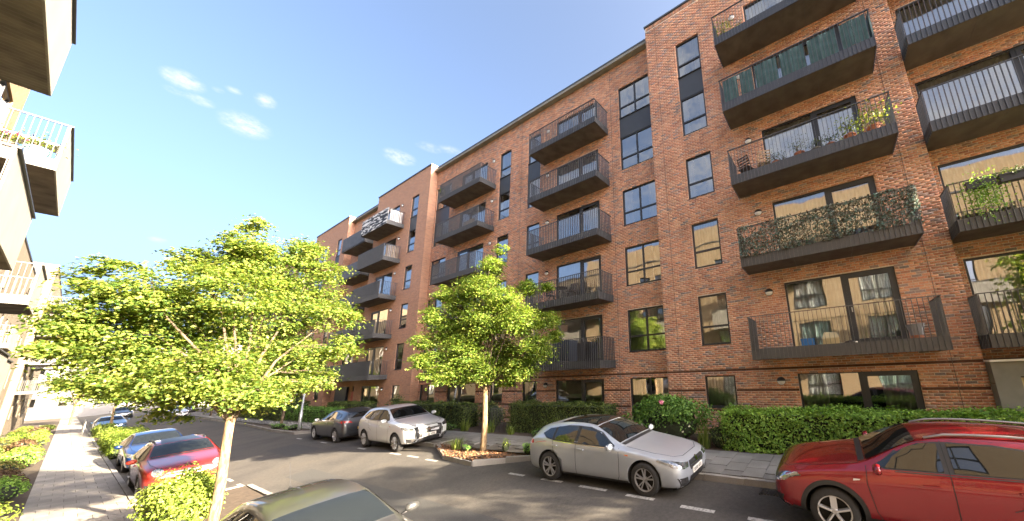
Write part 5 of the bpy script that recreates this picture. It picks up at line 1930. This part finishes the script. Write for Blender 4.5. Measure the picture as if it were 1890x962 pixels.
def shrub(name, label, c, rx, ry, rz, mat, size, n, cat='shrub', group=None, lobes=9, seed=0, flowers=None, rough=.16):
    """loose shrub: leaf sprays over several overlapping lobes with stems inside"""
    r = random.Random(seed)
    t = thing(name, label, cat, c, 0, group)
    L_ = [(0, 0, rz * .5, .62)]
    for i in range(lobes):
        a, e = r.uniform(0, 6.28), r.uniform(.0, 1.3)
        L_.append((rx * .55 * math.cos(a) * math.cos(e), ry * .55 * math.sin(a) * math.cos(e), rz * (.40 + .38 * math.sin(e)), r.uniform(.30, .48)))
    L_ = np.array(L_)
    pick = RNG.integers(0, len(L_), n)
    d = RNG.normal(0, 1, (n, 3)); d /= np.linalg.norm(d, axis=1, keepdims=True)
    P = L_[pick, :3] + d * L_[pick, 3:4] * np.array([rx, ry, rz * .75]) * (RNG.uniform(.62, 1.04, (n, 1)) + RNG.normal(0, rough * .3, (n, 1)))
    keep = P[:, 2] > -.02
    P, d = P[keep], d[keep]
    link("foliage", leaves_mesh("foliage", P, d + np.array([0, 0, .6]), size, mat, .55, .25, .5), t, 'stuff')
    mb = MB()
    for i in range(10):
        a = r.uniform(0, 6.28)
        mb.tube([(0.04 * math.cos(a), .04 * math.sin(a), -.05), (rx * .25 * math.cos(a), ry * .25 * math.sin(a), rz * .35), (rx * .5 * math.cos(a), ry * .5 * math.sin(a), rz * .65)], [.014, .010, .004], 5, cap=False)
    mb.build("stem", MT['bark_d'], t)
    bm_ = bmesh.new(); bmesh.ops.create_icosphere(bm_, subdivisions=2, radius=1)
    me = bpy.data.meshes.new("shade_core")
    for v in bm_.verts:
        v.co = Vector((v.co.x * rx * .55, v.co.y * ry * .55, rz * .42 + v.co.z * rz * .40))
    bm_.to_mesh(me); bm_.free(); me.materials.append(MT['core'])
    link("shade_core", me, t)
    if flowers:
        for (fx, fy, fz, fr, fm_) in flowers:
            Pf = RNG.normal(0, fr * .4, (26, 3)) + np.array([fx, fy, fz])
            link("flower", leaves_mesh("flower", Pf, Pf - np.array([fx, fy, fz]) + .001, fr * .9, fm_, .8, .3, .3), t)
    return t


def grass(name, label, c, R, h, n, mat, cat='grass clump', group=None, blade=.012):
    t = thing(name, label, cat, c, 0, group)
    mb = MB()
    for i in range(n):
        a, q = random.uniform(0, 6.28), R * math.sqrt(random.random()) * .45
        x, y = q * math.cos(a), q * math.sin(a)
        hh = h * random.uniform(.55, 1.1)
        ln = R * random.uniform(.2, 1.0)
        b = a + random.uniform(-.5, .5)
        pts = [(x, y, 0), (x + ln * .25 * math.cos(b), y + ln * .25 * math.sin(b), hh * .6), (x + ln * math.cos(b), y + ln * math.sin(b), hh * random.uniform(.75, 1.0))]
        s = Vector((-math.sin(b), math.cos(b), 0)) * blade
        p0, p1, p2 = (Vector(p) for p in pts)
        o = len(mb.v)
        mb.v += [tuple(p0 - s), tuple(p0 + s), tuple(p1 + s * .8), tuple(p1 - s * .8), tuple(p2)]
        mb.f += [(o, o + 1, o + 2, o + 3), (o + 3, o + 2, o + 4)]; mb.m += [0, 0]
    mb.build("blade", mat, t, kind='stuff')
    return t


zr = lambda y: PAVE_Z(9.7, y) - .02
hedge("clipped_hedge", "long bright green laurel hedge behind the red SUV under the near ground floor doors", 9.8, 10.75, -6.0, 3.0, zr(0), 1.45, MT['leaf_hedge'], .078, 1150, .05)
hedge("clipped_hedge", "dark clipped hedge with lit green top between the young maple and the silver car", 10.25, 11.2, 7.35, 12.6, zr(10), 1.50, MT['leaf_dark'], .06, 800, .03)
hedge("clipped_hedge", "dark clipped hedge running behind the white SUV", 10.25, 11.2, 15.9, 22.9, zr(19), 1.42, MT['leaf_dark'], .07, 560, .03)
hedge("clipped_hedge", "short dark hedge behind the grey hatchback before the glazed door", 10.3, 11.2, 26.9, 33.0, zr(30), 1.33, MT['leaf_dark'], .08, 420, .03)
hedge("clipped_hedge", "low green hedge between the lamp post and the grey hatchback", 9.1, 10.0, 27.4, 37.0, zr(30), 1.02, MT['leaf_shrub'], .09, 330, .05)
hedge("clipped_hedge", "tall loose hedge far up the right pavement behind the slim tree", 8.9, 10.6, 37.6, 58.0, zr(45), 1.35, MT['leaf_dark'], .13, 160, .08)
shrub("peony_shrub", "rounded dark green shrub with one pink bloom beside the silver car", (10.35, 4.9, zr(5)), 1.05, 1.75, 1.45, MT['leaf_shrub'], .095, 8000, seed=3, lobes=12,
      flowers=[(-.75, -.15, 1.32, .075, MT['pink']), (-1.0, -.9, .55, .03, MT['petal']), (-1.0, -1.1, .7, .03, MT['petal']), (-.95, .5, .5, .03, MT['petal'])])
shrub("red_shrub", "small red leaved shrub between the dark hedge and the peony shrub", (10.5, 6.9, zr(7)), .45, .5, .85, MT['leaf_red'], .06, 900, seed=5)
shrub("dark_shrub", "dark mixed shrub in front of the brick wall left of the young maple trunk", (10.7, 14.3, zr(14)), .6, 1.3, 1.35, MT['leaf_dark'], .08, 2200, seed=8)
shrub("dark_shrub", "low leafy plant at the hedge end beside the silver car bonnet", (10.0, 3.15, zr(3)), .35, .5, .75, MT['leaf_dark'], .07, 700, seed=9)
shrub("dark_shrub", "loose dark bush at the house corner above the white SUV roof", (11.1, 24.2, zr(24)), .6, 1.2, 1.6, MT['leaf_dark'], .10, 1300, seed=10)
for i, (x, y, R, h, n, lb) in enumerate(((9.95, 9.2, .45, .85, 110, "tall grass clump at the foot of the dark hedge behind the silver car"), (9.9, 13.3, .4, .65, 80, "grass clump left of the young maple trunk by the pavement"),
                                         (9.95, 3.6, .35, .75, 80, "upright grasses beside the peony shrub near the hedge end"), (9.9, 15.1, .4, .7, 70, "grass clump in front of the dark shrub near the white SUV"),
                                         (9.9, 11.9, .3, .45, 60, "short grass tuft right of the young maple trunk"))):
    grass("grass_clump", lb, (x, y, zr(y)), R, h, n, MT['leaf_grass'])
for i, (x, y, R, n, lb) in enumerate(((9.85, 8.3, .35, 260, "low green ground plant at the pavement edge behind the silver car"), (9.85, 10.2, .35, 240, "low green ground plant below the dark hedge"), (9.85, 16.3, .4, 240, "low green plant near the white SUV bumper"),
                                      (7.65, 29.5, .5, 420, "low weeds round the lamp post foot"), (7.6, 32.0, .6, 420, "low weeds round the slim tree trunk"))):
    shrub("ground_plant", lb, (x, y, (zr(y) if x > 9 else G(x, y) + .08)), R, R * 1.5, .32, MT['leaf_shrub'], .07, n, seed=20 + i, lobes=5, cat='plant')
zi = G(7.4, 11) + .1
grass("grass_clump", "grassy plant left of the trunk in the bark island", (7.75, 12.2, zi), .35, .5, 70, MT['leaf_grass'])
shrub("island_plant", "low plant with white flecks in front of the trunk in the bark island", (7.7, 11.6, zi), .25, .3, .22, MT['leaf_shrub'], .05, 260, seed=31, lobes=4, cat='plant')
shrub("island_plant", "pale flowering plant right of the trunk in the bark island", (8.1, 10.0, zi), .2, .22, .42, MT['leaf_yel'], .05, 240, seed=32, lobes=4, cat='plant')
shrub("island_plant", "green plant at the island corner next to the silver car tail", (8.1, 8.85, zi), .28, .35, .40, MT['leaf_shrub'], .06, 320, seed=33, lobes=5, cat='plant')
# left side
shrub("foreground_bush", "bright yellow green bush at the maple foot in front of the red car", (1.70, 13.2, G(2, 13) + .05), .78, 1.5, 1.34, MT['leaf_yel'], .075, 6500, seed=41, lobes=14)
shrub("foreground_bush", "lower part of the bright bush nearest the pavement edge", (1.5, 11.6, G(2, 11) + .05), .42, 1.0, .75, MT['leaf_yel'], .07, 2200, seed=42, lobes=9)
grass("grass_clump", "long yellow green blades behind the charcoal car beside the maple trunk", (2.6, 10.3, G(2.6, 10.3) + .1), .5, .75, 50, MT['leaf_grass'], blade=.018)
hedge("kerb_hedge", "low green hedge on the left kerb beside the blue car", 1.62, 2.35, 33.2, 37.5, G(2, 35), .22, MT['leaf_far'], .09, 420, .07, wav=.08)
hedge("kerb_hedge", "bright low hedge farther along the left kerb behind the first one", 1.7, 3.2, 39.5, 45.5, G(2, 42) , .10, MT['leaf_yel'], .10, 300, .08, wav=.08)
hedge("kerb_hedge", "small bright hedge in front of the pale blue car", 1.7, 2.5, 52, 56.5, G(2, 54) , -.02, MT['leaf_yel'], .10, 260, .08, wav=.08)
bl = [(14.6, .62, 'leaf_yel', "bright yellow green shrub cut by the left edge in the lower corner"), (17.0, .85, 'leaf_yel', "large lime shrub at the left edge beside the shaded paving"), (19.6, .55, 'leaf_mix', "copper tinged shrub low at the left edge"),
      (22.2, .75, 'leaf_hedge', "green shrub with darker side above the copper one on the left"), (25.4, .70, 'leaf_red', "reddish brown shrub in the left bed"), (28.8, .80, 'leaf_mix', "orange green rounded shrub overhanging the left pavement"),
      (33.5, .85, 'leaf_hedge', "broad green shrub in the middle of the left bed"), (38.5, .70, 'leaf_yel', "lime mound behind the broad green shrub"), (43.0, .85, 'leaf_red', "dark red shrub between lime mounds"), (48.0, .75, 'leaf_yel', "golden mound farther along the left bed"),
      (54.0, .95, 'leaf_yel', "tall golden shrub near the cream block"), (61.0, .9, 'leaf_red', "purple red bush before the cream block balconies"), (69.0, .8, 'leaf_yel', "last golden shrub at the end of the left bed")]
for i, (y, h, mt, lb) in enumerate(bl):
    z = -.40 - .01 * (y - 10)
    shrub("bed_shrub", lb, (-.72 - .12 * (i % 3), y, z), .62 + .1 * (i % 2), 1.7 if y < 40 else 2.4, h, MT[mt], .075 if y < 30 else .12, 2600 if y < 30 else 1300, seed=60 + i, lobes=10)
    if y > 16:
        shrub("bed_shrub", lb.replace("shrub", "back row shrub", 1).replace("mound", "back row mound").replace("bush", "back row bush") , (-1.75, y + 1.3, z), .62, 1.8, h * 1.05, MT[['leaf_yel', 'leaf_far', 'leaf_mix'][i % 3]], .11, 1000, seed=90 + i, lobes=7)

# ------------------------------------------------------------------ street furniture
t = thing("lamp_post", "slim pale grey lamp post beyond the grey hatchback in front of the hedge", "lamp post", (7.7, 28.5, G(7.7, 28.5) + .05))
mb = MB(); mb.tube([(0, 0, -.1), (0, 0, 1.1), (0, 0, 1.12), (0, 0, 5.2)], [.085, .085, .055, .042], 12); mb.build("post", MT['steel'], t, smooth=True)
mb = MB(); mb.bar((0, 0, 5.2), (-.75, 0, 5.32), .07, .05); mb.build("arm", MT['steel'], t)
mb = MB(); mb.box(-1.15, -.65, -.11, .11, 5.27, 5.35); mb.build("lamp_head", MT['grey_pl'], t)
t = thing("cycle_stand", "pair of slim steel posts standing on the far left pavement", "cycle stand", (1.15, 58.0, PATH_Z(58)))
mb = MB(); mb.tube([(0, 0, 0), (0, 0, 1.0), (.02, .12, 1.12), (.02, .9, 1.12), (0, 1.02, 1.0), (0, 1.02, 0)], .035, 10); mb.build("hoop", MT['steel'], t, smooth=True)
t = thing("cycle_stand", "farther steel hoop beside the kerb hedge on the left pavement", "cycle stand", (1.2, 63.0, PATH_Z(63)))
mb = MB(); mb.tube([(0, 0, 0), (0, 0, 1.0), (.02, .12, 1.12), (.02, .9, 1.12), (0, 1.02, 1.0), (0, 1.02, 0)], .035, 10); mb.build("hoop", MT['steel'], t, smooth=True)
t = thing("garden_fence", "thin metal railing in the bed right of the young maple", "fence", (10.1, 12.75, zr(12)))
for i in range(8):
    q = MB(); q.tube([(0, i * .11, 0), (0, i * .11, 1.0)], .008, 6); q.build("fence_bar", MT['metal'], t)
mb = MB(); mb.tube([(0, 0, 1.0), (0, .8, 1.0)], .012, 6); mb.build("rail", MT['metal'], t)


# ------------------------------------------------------------------ things on the balconies
def pot(name, label, x, y, z, r, h, pmat, lmat, ph, n, leaf=.05, spread=1.5, cat='potted plant', flowers=None):
    t = thing(name, label, cat, (x, y, z))
    mb = MB(); mb.lathe([(0, 0), (r * .72, 0), (r * .95, h * .82), (r * 1.05, h * .82), (r * 1.05, h), (r * .9, h), (r * .88, h * .85), (0, h * .84)], 18)
    mb.build("pot", pmat, t, smooth=False)
    P = RNG.normal(0, 1, (n, 3)) * np.array([r * spread * .55, r * spread * .55, ph * .26]) + np.array([0, 0, h + ph * .5])
    P = P[P[:, 2] > h * .8]
    link("foliage", leaves_mesh("foliage", P, P - np.array([0, 0, h]), leaf, lmat, .5, .25, .5), t, 'stuff')
    mb = MB()
    for i in range(7):
        a = random.uniform(0, 6.28)
        mb.tube([(0, 0, h * .8), (r * .4 * math.cos(a), r * .4 * math.sin(a), h + ph * .4), (r * spread * .6 * math.cos(a), r * spread * .6 * math.sin(a), h + ph * .8)], [.008, .006, .003], 5, cap=False)
    mb.build("stem", MT['bark_d'], t)
    if flowers:
        for i in range(9):
            f_ = Vector((random.gauss(0, r * .6), random.gauss(0, r * .6), h + ph * random.uniform(.5, .95)))
            Pf = RNG.normal(0, .02, (8, 3)) + np.array(f_)
            link("flower", leaves_mesh("flower", Pf, np.tile([0, 0, 1.], (8, 1)), .06, flowers, .8, .3, .4), t)
    return t


def chair(name, label, x, y, z, rz, mat):
    """folding slatted garden chair"""
    t = thing(name, label, "chair", (x, y, z), rz)
    mb = MB()
    for s in (-.2, .2):
        mb.bar((s, -.2, 0), (s, .18, .86), .022); mb.bar((s, .22, 0), (s, -.2, .46), .022)
    mb.build("frame", mat, t)
    for i in range(6):
        q = MB(); q.box(-.2, .2, -.2 + i * .065, -.155 + i * .065, .44, .455); q.build("seat_slat", mat, t)
    for i in range(4):
        q = MB(); a = .56 + i * .085; q.box(-.2, .2, .045 + i * .037, .06 + i * .037, a, a + .055); q.build("back_slat", mat, t)
    return t


D = [b + .29 for b in BB]
xf = XA - 1.17
# third floor: plants and folding chairs
z = D[2]
pl_ = [(-1.95, .17, .26, 'terracotta', 'leaf_yel', .62, 420, .07, 2.6, "big terracotta pot of yellow green foliage at the right end of the plant balcony"), (-1.35, .16, .24, 'terracotta', 'leaf_yel', .50, 320, .07, 2.4, "terracotta pot of lime foliage second from the right end of the plant balcony"),
       (-.85, .11, .18, 'terracotta', 'leaf_dark', .34, 120, .05, 1.8, "small pot with sparse dark leaves left of the lime plants"), (-.45, .15, .16, 'concrete', 'leaf_dark', .26, 200, .05, 2.0, "grey bowl of dark leaves on the plant balcony"),
       (.02, .16, .2, 'terracotta', 'leaf_dark', .50, 220, .05, 1.7, "terracotta pot with tall thin dark plant near the door mullion"), (.48, .07, .12, 'darkwood', 'leaf_dark', .18, 70, .04, 1.6, "tiny dark pot between the tall plants"),
       (.72, .13, .17, 'terracotta', 'leaf_dark', .40, 150, .05, 1.8, "terracotta pot with straggly plant left of the tiny pot"), (.98, .10, .14, 'terracotta', 'leaf_dark', .22, 90, .045, 1.7, "low pot with small leaves beside the slatted chair")]
for (y, r, h, pm, lm, ph, n, lf, spd, lb) in pl_:
    pot("potted_plant", lb, xf + .25, y, z, r, h, MT[pm], MT[lm], ph, n, lf, spd)
chair("folding_chair", "dark slatted folding chair at the left end of the plant balcony", xf + .55, 1.72, z, math.radians(70), MT['darkwood'])
chair("folding_chair", "pale wooden folding chair in front of the glass on the plant balcony", xf + .6, 1.12, z, math.radians(110), MT['wood'])
# fifth floor
pot("potted_plant", "feathery yellow plant at the left corner of the top near balcony", xf + .25, 1.85, D[4], .14, .2, MT['darkwood'], MT['leaf_yel'], .65, 200, .07, 1.9)
pot("potted_plant", "small green plant beside the lamp on the top near balcony", xf + .5, 1.3, D[4], .12, .2, MT['darkwood'], MT['leaf_far'], .5, 120, .06, 1.6)
# fourth floor: wavy teal privacy cloths tied inside the balusters, each cloth its own piece
ed = [(-2.30, -1.62), (-1.50, -.72), (-.60, .12), (.22, .92), (1.02, 1.45), (1.55, 2.05)]
for i, (a, b) in enumerate(ed):
    mb = MB()
    n = 14
    for k in range(n):
        y0, y1 = a + (b - a) * k / n, a + (b - a) * (k + 1) / n
        wv = lambda yy: .030 * math.sin(yy * 14 + i) + .015 * math.sin(yy * 37)
        mb.quad((xf + .05 + wv(y0), y0, BB[3] + .34 + .02 * math.sin(y0 * 6)), (xf + .05 + wv(y1), y1, BB[3] + .34 + .02 * math.sin(y1 * 6)), (xf + .045 + wv(y1) * .5, y1, BB[3] + 1.29), (xf + .045 + wv(y0) * .5, y0, BB[3] + 1.29))
    o = mb.build("privacy_cloth", MT['teal'], None, (xf, (a + b) / 2, BB[3]), smooth=True)
    o.location = (xf, (a + b) / 2, BB[3])
    tag(o, ["teal privacy cloth at the right end of the fourth floor rail", "second teal cloth from the right behind the fourth floor bars", "middle right teal cloth behind the fourth floor bars", "middle left teal cloth behind the fourth floor bars", "narrow teal cloth near the left end of the rail", "teal cloth at the left corner of the fourth floor rail"][i], "privacy screen", "teal privacy cloths along one balcony")
mb = MB(); mb.box(xf + .03, xf + .6, -2.37, -2.365, BB[3] + .34, BB[3] + 1.29)
o = mb.build("privacy_cloth", MT['teal'], None, (xf, -2.4, BB[3])); o.location = (xf, -2.4, BB[3])
tag(o, "short teal cloth round the right hand return of the fourth floor rail", "privacy screen", "teal privacy cloths along one balcony")
# second floor: camouflage netting over the railing
n = 5200
P = np.column_stack([np.full(n, xf - .045) + RNG.normal(0, .018, n), RNG.uniform(-2.38, 2.15, n), RNG.uniform(.30, 1.36, n)])
P2 = np.column_stack([RNG.uniform(xf, xf + .7, 700), np.full(700, -2.43) + RNG.normal(0, .015, 700), RNG.uniform(.30, 1.36, 700)])
P = np.concatenate([P, P2])
holes_ = (np.sin(P[:, 1] * 2.3 + 1) * np.sin(P[:, 2] * 5 + P[:, 1] * 3) > .62) & (RNG.random(len(P)) < .8)
P = P[~holes_] - np.array([xf, 0, 0])
t = thing("camouflage_net", "camouflage netting of teal and brown scraps tied over the second floor balcony rail", "netting", (xf, 0, BB[1]))
link("net_scrap", leaves_mesh("net_scrap", P, np.tile([-1., 0, .1], (len(P), 1)), .075, MT['net'], .6, .5, .7), t, 'stuff')
mb = MB()
for i in range(24):
    yy = -2.35 + i * .195
    mb.bar((-.03, yy, .34), (-.03, yy + .15, 1.33), .004); mb.bar((-.03, yy + .15, .34), (-.03, yy, 1.33), .004)
mb.build("net_cord", MT['black'], t)
# first floor oddments
z = D[0]
mb = MB(); mb.box(-.13, .13, -.17, .17, 0, .24); mb.box(-.14, .14, -.18, .18, .2, .25)
o = mb.build("storage_box", MT['bluepl']); o.location = (xf + .35, .62, z); tag(o, "blue plastic box on the first floor balcony deck", "box")
mb = MB()
vs = [(-.11, -.2, 0), (.11, -.2, 0), (.11, .2, 0), (-.11, .2, 0), (-.13, -.22, .22), (.12, -.19, .24), (.10, .21, .23), (-.12, .19, .21), (-.02, -.17, .36), (.02, -.16, .37), (.03, .12, .40), (-.03, .14, .38)]
mb.add(vs, [(0, 3, 2, 1), (0, 1, 5, 4), (1, 2, 6, 5), (2, 3, 7, 6), (3, 0, 4, 7), (4, 5, 9, 8), (5, 6, 10, 9), (6, 7, 11, 10), (7, 4, 8, 11), (8, 9, 10, 11)])
o = mb.build("carrier_bag", MT['cream']); o.location = (xf + .35, .05, z); tag(o, "crumpled white and yellow carrier bag beside the blue box", "bag")
mb = MB(); mb.tube([(0, -.15, .04), (0, 0, .07), (0, .1, .05), (0, .16, .03)], [.03, .05, .045, .025], 8)
o = mb.build("shoe", MT['black'], smooth=True); o.location = (xf + .3, -.42, z); tag(o, "dark shoe lying on the deck right of the carrier bag", "shoe")
mb = MB(); mb.lathe([(0, 0), (.13, 0), (.19, .26), (.2, .26), (.2, .28), (.17, .27), (.12, .02), (0, .02)], 20)
o = mb.build("planter_bowl", MT['grey_pl'], smooth=False); o.location = (xf + .28, -1.85, z + .12); tag(o, "grey blue empty planter at the right end of the first floor balcony", "planter")
mb = MB(); mb.lathe([(.0, 0), (.12, 0), (.12, .12), (0, .12)], 14)
o = mb.build("plant_stand", MT['terracotta']); o.location = (xf + .28, -1.85, z); tag(o, "low round stand under the grey planter", "plant stand")
# recess balcony: trough planters with trailing leaves
xr = XM - 1.17
for i, (y, lb) in enumerate(((-3.75, "black trough with trailing ivy on the near recess balcony rail"), (-4.35, "second black trough on the recess balcony rail"), (-4.95, "third black trough on the recess balcony rail"))):
    t = thing("trough_planter", lb, "planter", (xr - .12, y, BB[1] + 1.0), 0, "trough planters on the recess balcony")
    mb = MB(); mb.box(-.09, .09, -.26, .26, 0, .18); mb.box(-.1, .1, -.27, .27, .16, .2); mb.build("trough", MT['black'], t)
    m_ = 900 if i == 0 else 130
    P = RNG.normal(0, 1, (m_, 3)) * np.array([.06, .2, .26 if i == 0 else .05]) + np.array([-.05, 0, -.18 if i == 0 else .24])
    link("foliage", leaves_mesh("foliage", P, np.tile([-1., 0, .4], (m_, 1)), .06, MT['leaf_dark'] if i else MT['leaf_hedge'], .6, .2, .5), t, 'stuff')
# middle bay
xm = XM - 1.17
t = thing("bistro_table", "small round bistro table behind the bars of the middle second floor balcony", "table", (xm + .55, 11.0, D[1]))
mb = MB(); mb.lathe([(0, .70), (.32, .70), (.32, .73), (0, .73)], 20); mb.build("tabletop", MT['darkwood'], t)
mb = MB()
for a in (0, 2.1, 4.2): mb.bar((.25 * math.cos(a), .25 * math.sin(a), 0), (.05 * math.cos(a), .05 * math.sin(a), .7), .02)
mb.build("leg", MT['black'], t)
chair("folding_chair", "dark folding chair left of the bistro table in the middle bay", xm + .55, 11.75, D[1], math.radians(90), MT['darkwood'])
chair("folding_chair", "dark folding chair right of the bistro table in the middle bay", xm + .55, 10.3, D[1], math.radians(-90), MT['darkwood'])
mb = MB(); mb.box(-.28, .28, -.5, .5, .1, .95); mb.box(-.3, .3, -.52, .52, .95, 1.05)
o = mb.build("covered_barbecue", MT['navy']); o.location = (xm + .5, 10.7, D[0]); tag(o, "dark covered barbecue behind the bars of the middle first floor balcony", "barbecue")
mb = MB(); mb.box(-.25, .25, -.55, .55, 0, .75); mb.box(-.25, -.18, -.55, .55, .75, 1.0)
o = mb.build("garden_bench", MT['darkwood']); o.location = (xm + .5, 12.1, D[0]); tag(o, "dark covered bench at the left end of the middle first floor balcony", "bench")
# second middle column: wooden screens and a plant
y0_, y1_ = mir(8.331, 12.93)
for k, lb in ((4, "brown slatted screen behind the bars of the upper balcony left of the middle bay"), (3, "brown slatted screen on the balcony below the top one left of the middle bay")):
    t = thing("slatted_screen", lb, "screen", (xm + .9, (y0_ + y1_) / 2, D[k]))
    for i in range(14):
        q = MB(); q.box(-.01, .01, -.6 + i * .09, -.525 + i * .09, .02, 1.05); q.build("slat", MT['bamboo'], t)
pot("potted_plant", "green plant at the left corner of the upper middle balcony", xm + .1, y1_ - .1, D[4] + .25, .12, .18, MT['darkwood'], MT['leaf_yel'], .4, 120, .08, 1.6)
# far bay screens
ya, yb = shift2(-2.395, 2.165)
xs_ = XA - 1.17
mb = MB()
mb.box(xs_ - .05, xs_ - .036, ya, yb, BB[4] + .02, BB[4] + 1.36)
o = mb.build("balcony_banner", None or plain("striped_banner", (.5, .5, .5), .8, 0, 0)); 
bm_ = o.data.materials[0]; nt = bm_.node_tree; tcn = nt.nodes.new("ShaderNodeTexCoord"); wv_ = nt.nodes.new("ShaderNodeTexNoise"); wv_.inputs['Scale'].default_value = 3.2; wv_.inputs['Detail'].default_value = 2.5
mpn = nt.nodes.new("ShaderNodeMapping"); mpn.inputs['Rotation'].default_value = (.9, 0, 0); mpn.inputs['Scale'].default_value = (1, .5, 2.2)
cr_ = nt.nodes.new("ShaderNodeValToRGB"); ramp_set(cr_, [(.50, (.03, .035, .045)), (.54, (.75, .74, .72))])
nt.links.new(tcn.outputs['Object'], mpn.inputs[0]); nt.links.new(mpn.outputs[0], wv_.inputs['Vector']); nt.links.new(wv_.outputs[0], cr_.inputs[0]); nt.links.new(cr_.outputs[0], nt.nodes["Principled BSDF"].inputs['Base Color'])
tag(o, "white and charcoal streaked sheet covering the top balcony of the far bay", "banner")
for k, mt_, lb in ((3, 'greysheet', "grey sheet fixed along the fourth floor balcony of the far bay"), (2, 'greysheet', "grey sheet along the third floor balcony of the far bay"), (1, 'greysheet', "grey sheet along the second floor balcony of the far bay"), (0, 'black', "dark slatted sheet on the first floor balcony of the far bay")):
    mb = MB(); mb.box(xs_ + .03, xs_ + .04, ya + .05, yb - .05, BB[k] + .3, BB[k] + 1.30)
    o = mb.build("balcony_sheet", MT[mt_], None, (xs_, (ya + yb) / 2, BB[k])); o.location = (xs_, (ya + yb) / 2, BB[k]); tag(o, lb, "privacy screen", "grey sheets on the far bay balconies")
for k, mt_, lb in ((3, 'bamboo', "bamboo screen on the end of the fourth floor balcony of the far bay"), (4, 'white_pl', "white laundry and boxes at the end of the top far bay balcony")):
    mb = MB()
    for i in range(9):
        mb.box(xs_ + .12 + i * .1, xs_ + .19 + i * .1, ya + .04, ya + .055, BB[k] + .3, BB[k] + 1.28)
    o = mb.build("balcony_screen", MT[mt_], None, (xs_, ya, BB[k])); o.location = (xs_, ya, BB[k]); tag(o, lb, "screen")
for k in range(5):
    mb = MB(); mb.box(XM - 1.21, XM - 1.195, R2 + .08, 38.25, BB[k] + .1, BB[k] + 1.3)
    o = mb.build("balcony_sheet", MT['greysheet'], None, (XM - 1.2, 36, BB[k])); o.location = (XM - 1.2, 36, BB[k]); tag(o, "dark sheet on the %s floor recess balcony beyond the far bay" % ["first", "second", "third", "fourth", "top"][k], "privacy screen", "grey sheets on the far bay balconies")
# left building: flowers and table on the upper balcony
zl = 8.61 + .27
pot("potted_plant", "pale blue pot of leafy plants at the street corner of the upper left balcony", -1.55, 17.55, zl, .19, .34, MT['ltblue'], MT['leaf_far'], .4, 200, .06, 1.6)
pot("potted_plant", "brown pot of red flowers beside the blue one on the upper left balcony", -1.95, 17.5, zl, .15, .28, MT['darkwood'], MT['leaf_far'], .3, 130, .05, 1.5, flowers=MT['pink'])
pot("potted_plant", "green plant at the wall end of the upper left balcony", -2.25, 17.6, zl, .12, .25, MT['darkwood'], MT['leaf_far'], .5, 160, .06, 1.5)
t = thing("white_table", "white framed table on the upper left balcony behind the pots", "table", (-1.75, 18.2, zl))
mb = MB(); mb.box(-.5, .5, -.3, .3, .70, .76); mb.build("tabletop", MT['white_pl'], t)
for sx in (-.46, .46):
    for sy in (-.26, .26):
        q = MB(); q.box(sx - .03, sx + .03, sy - .03, sy + .03, 0, .7); q.build("leg", MT['white_pl'], t)
chair("folding_chair", "orange wooden chair on the small balcony of the cream block", -2.9, 42.8, 5.87, 0, MT['terracotta'])
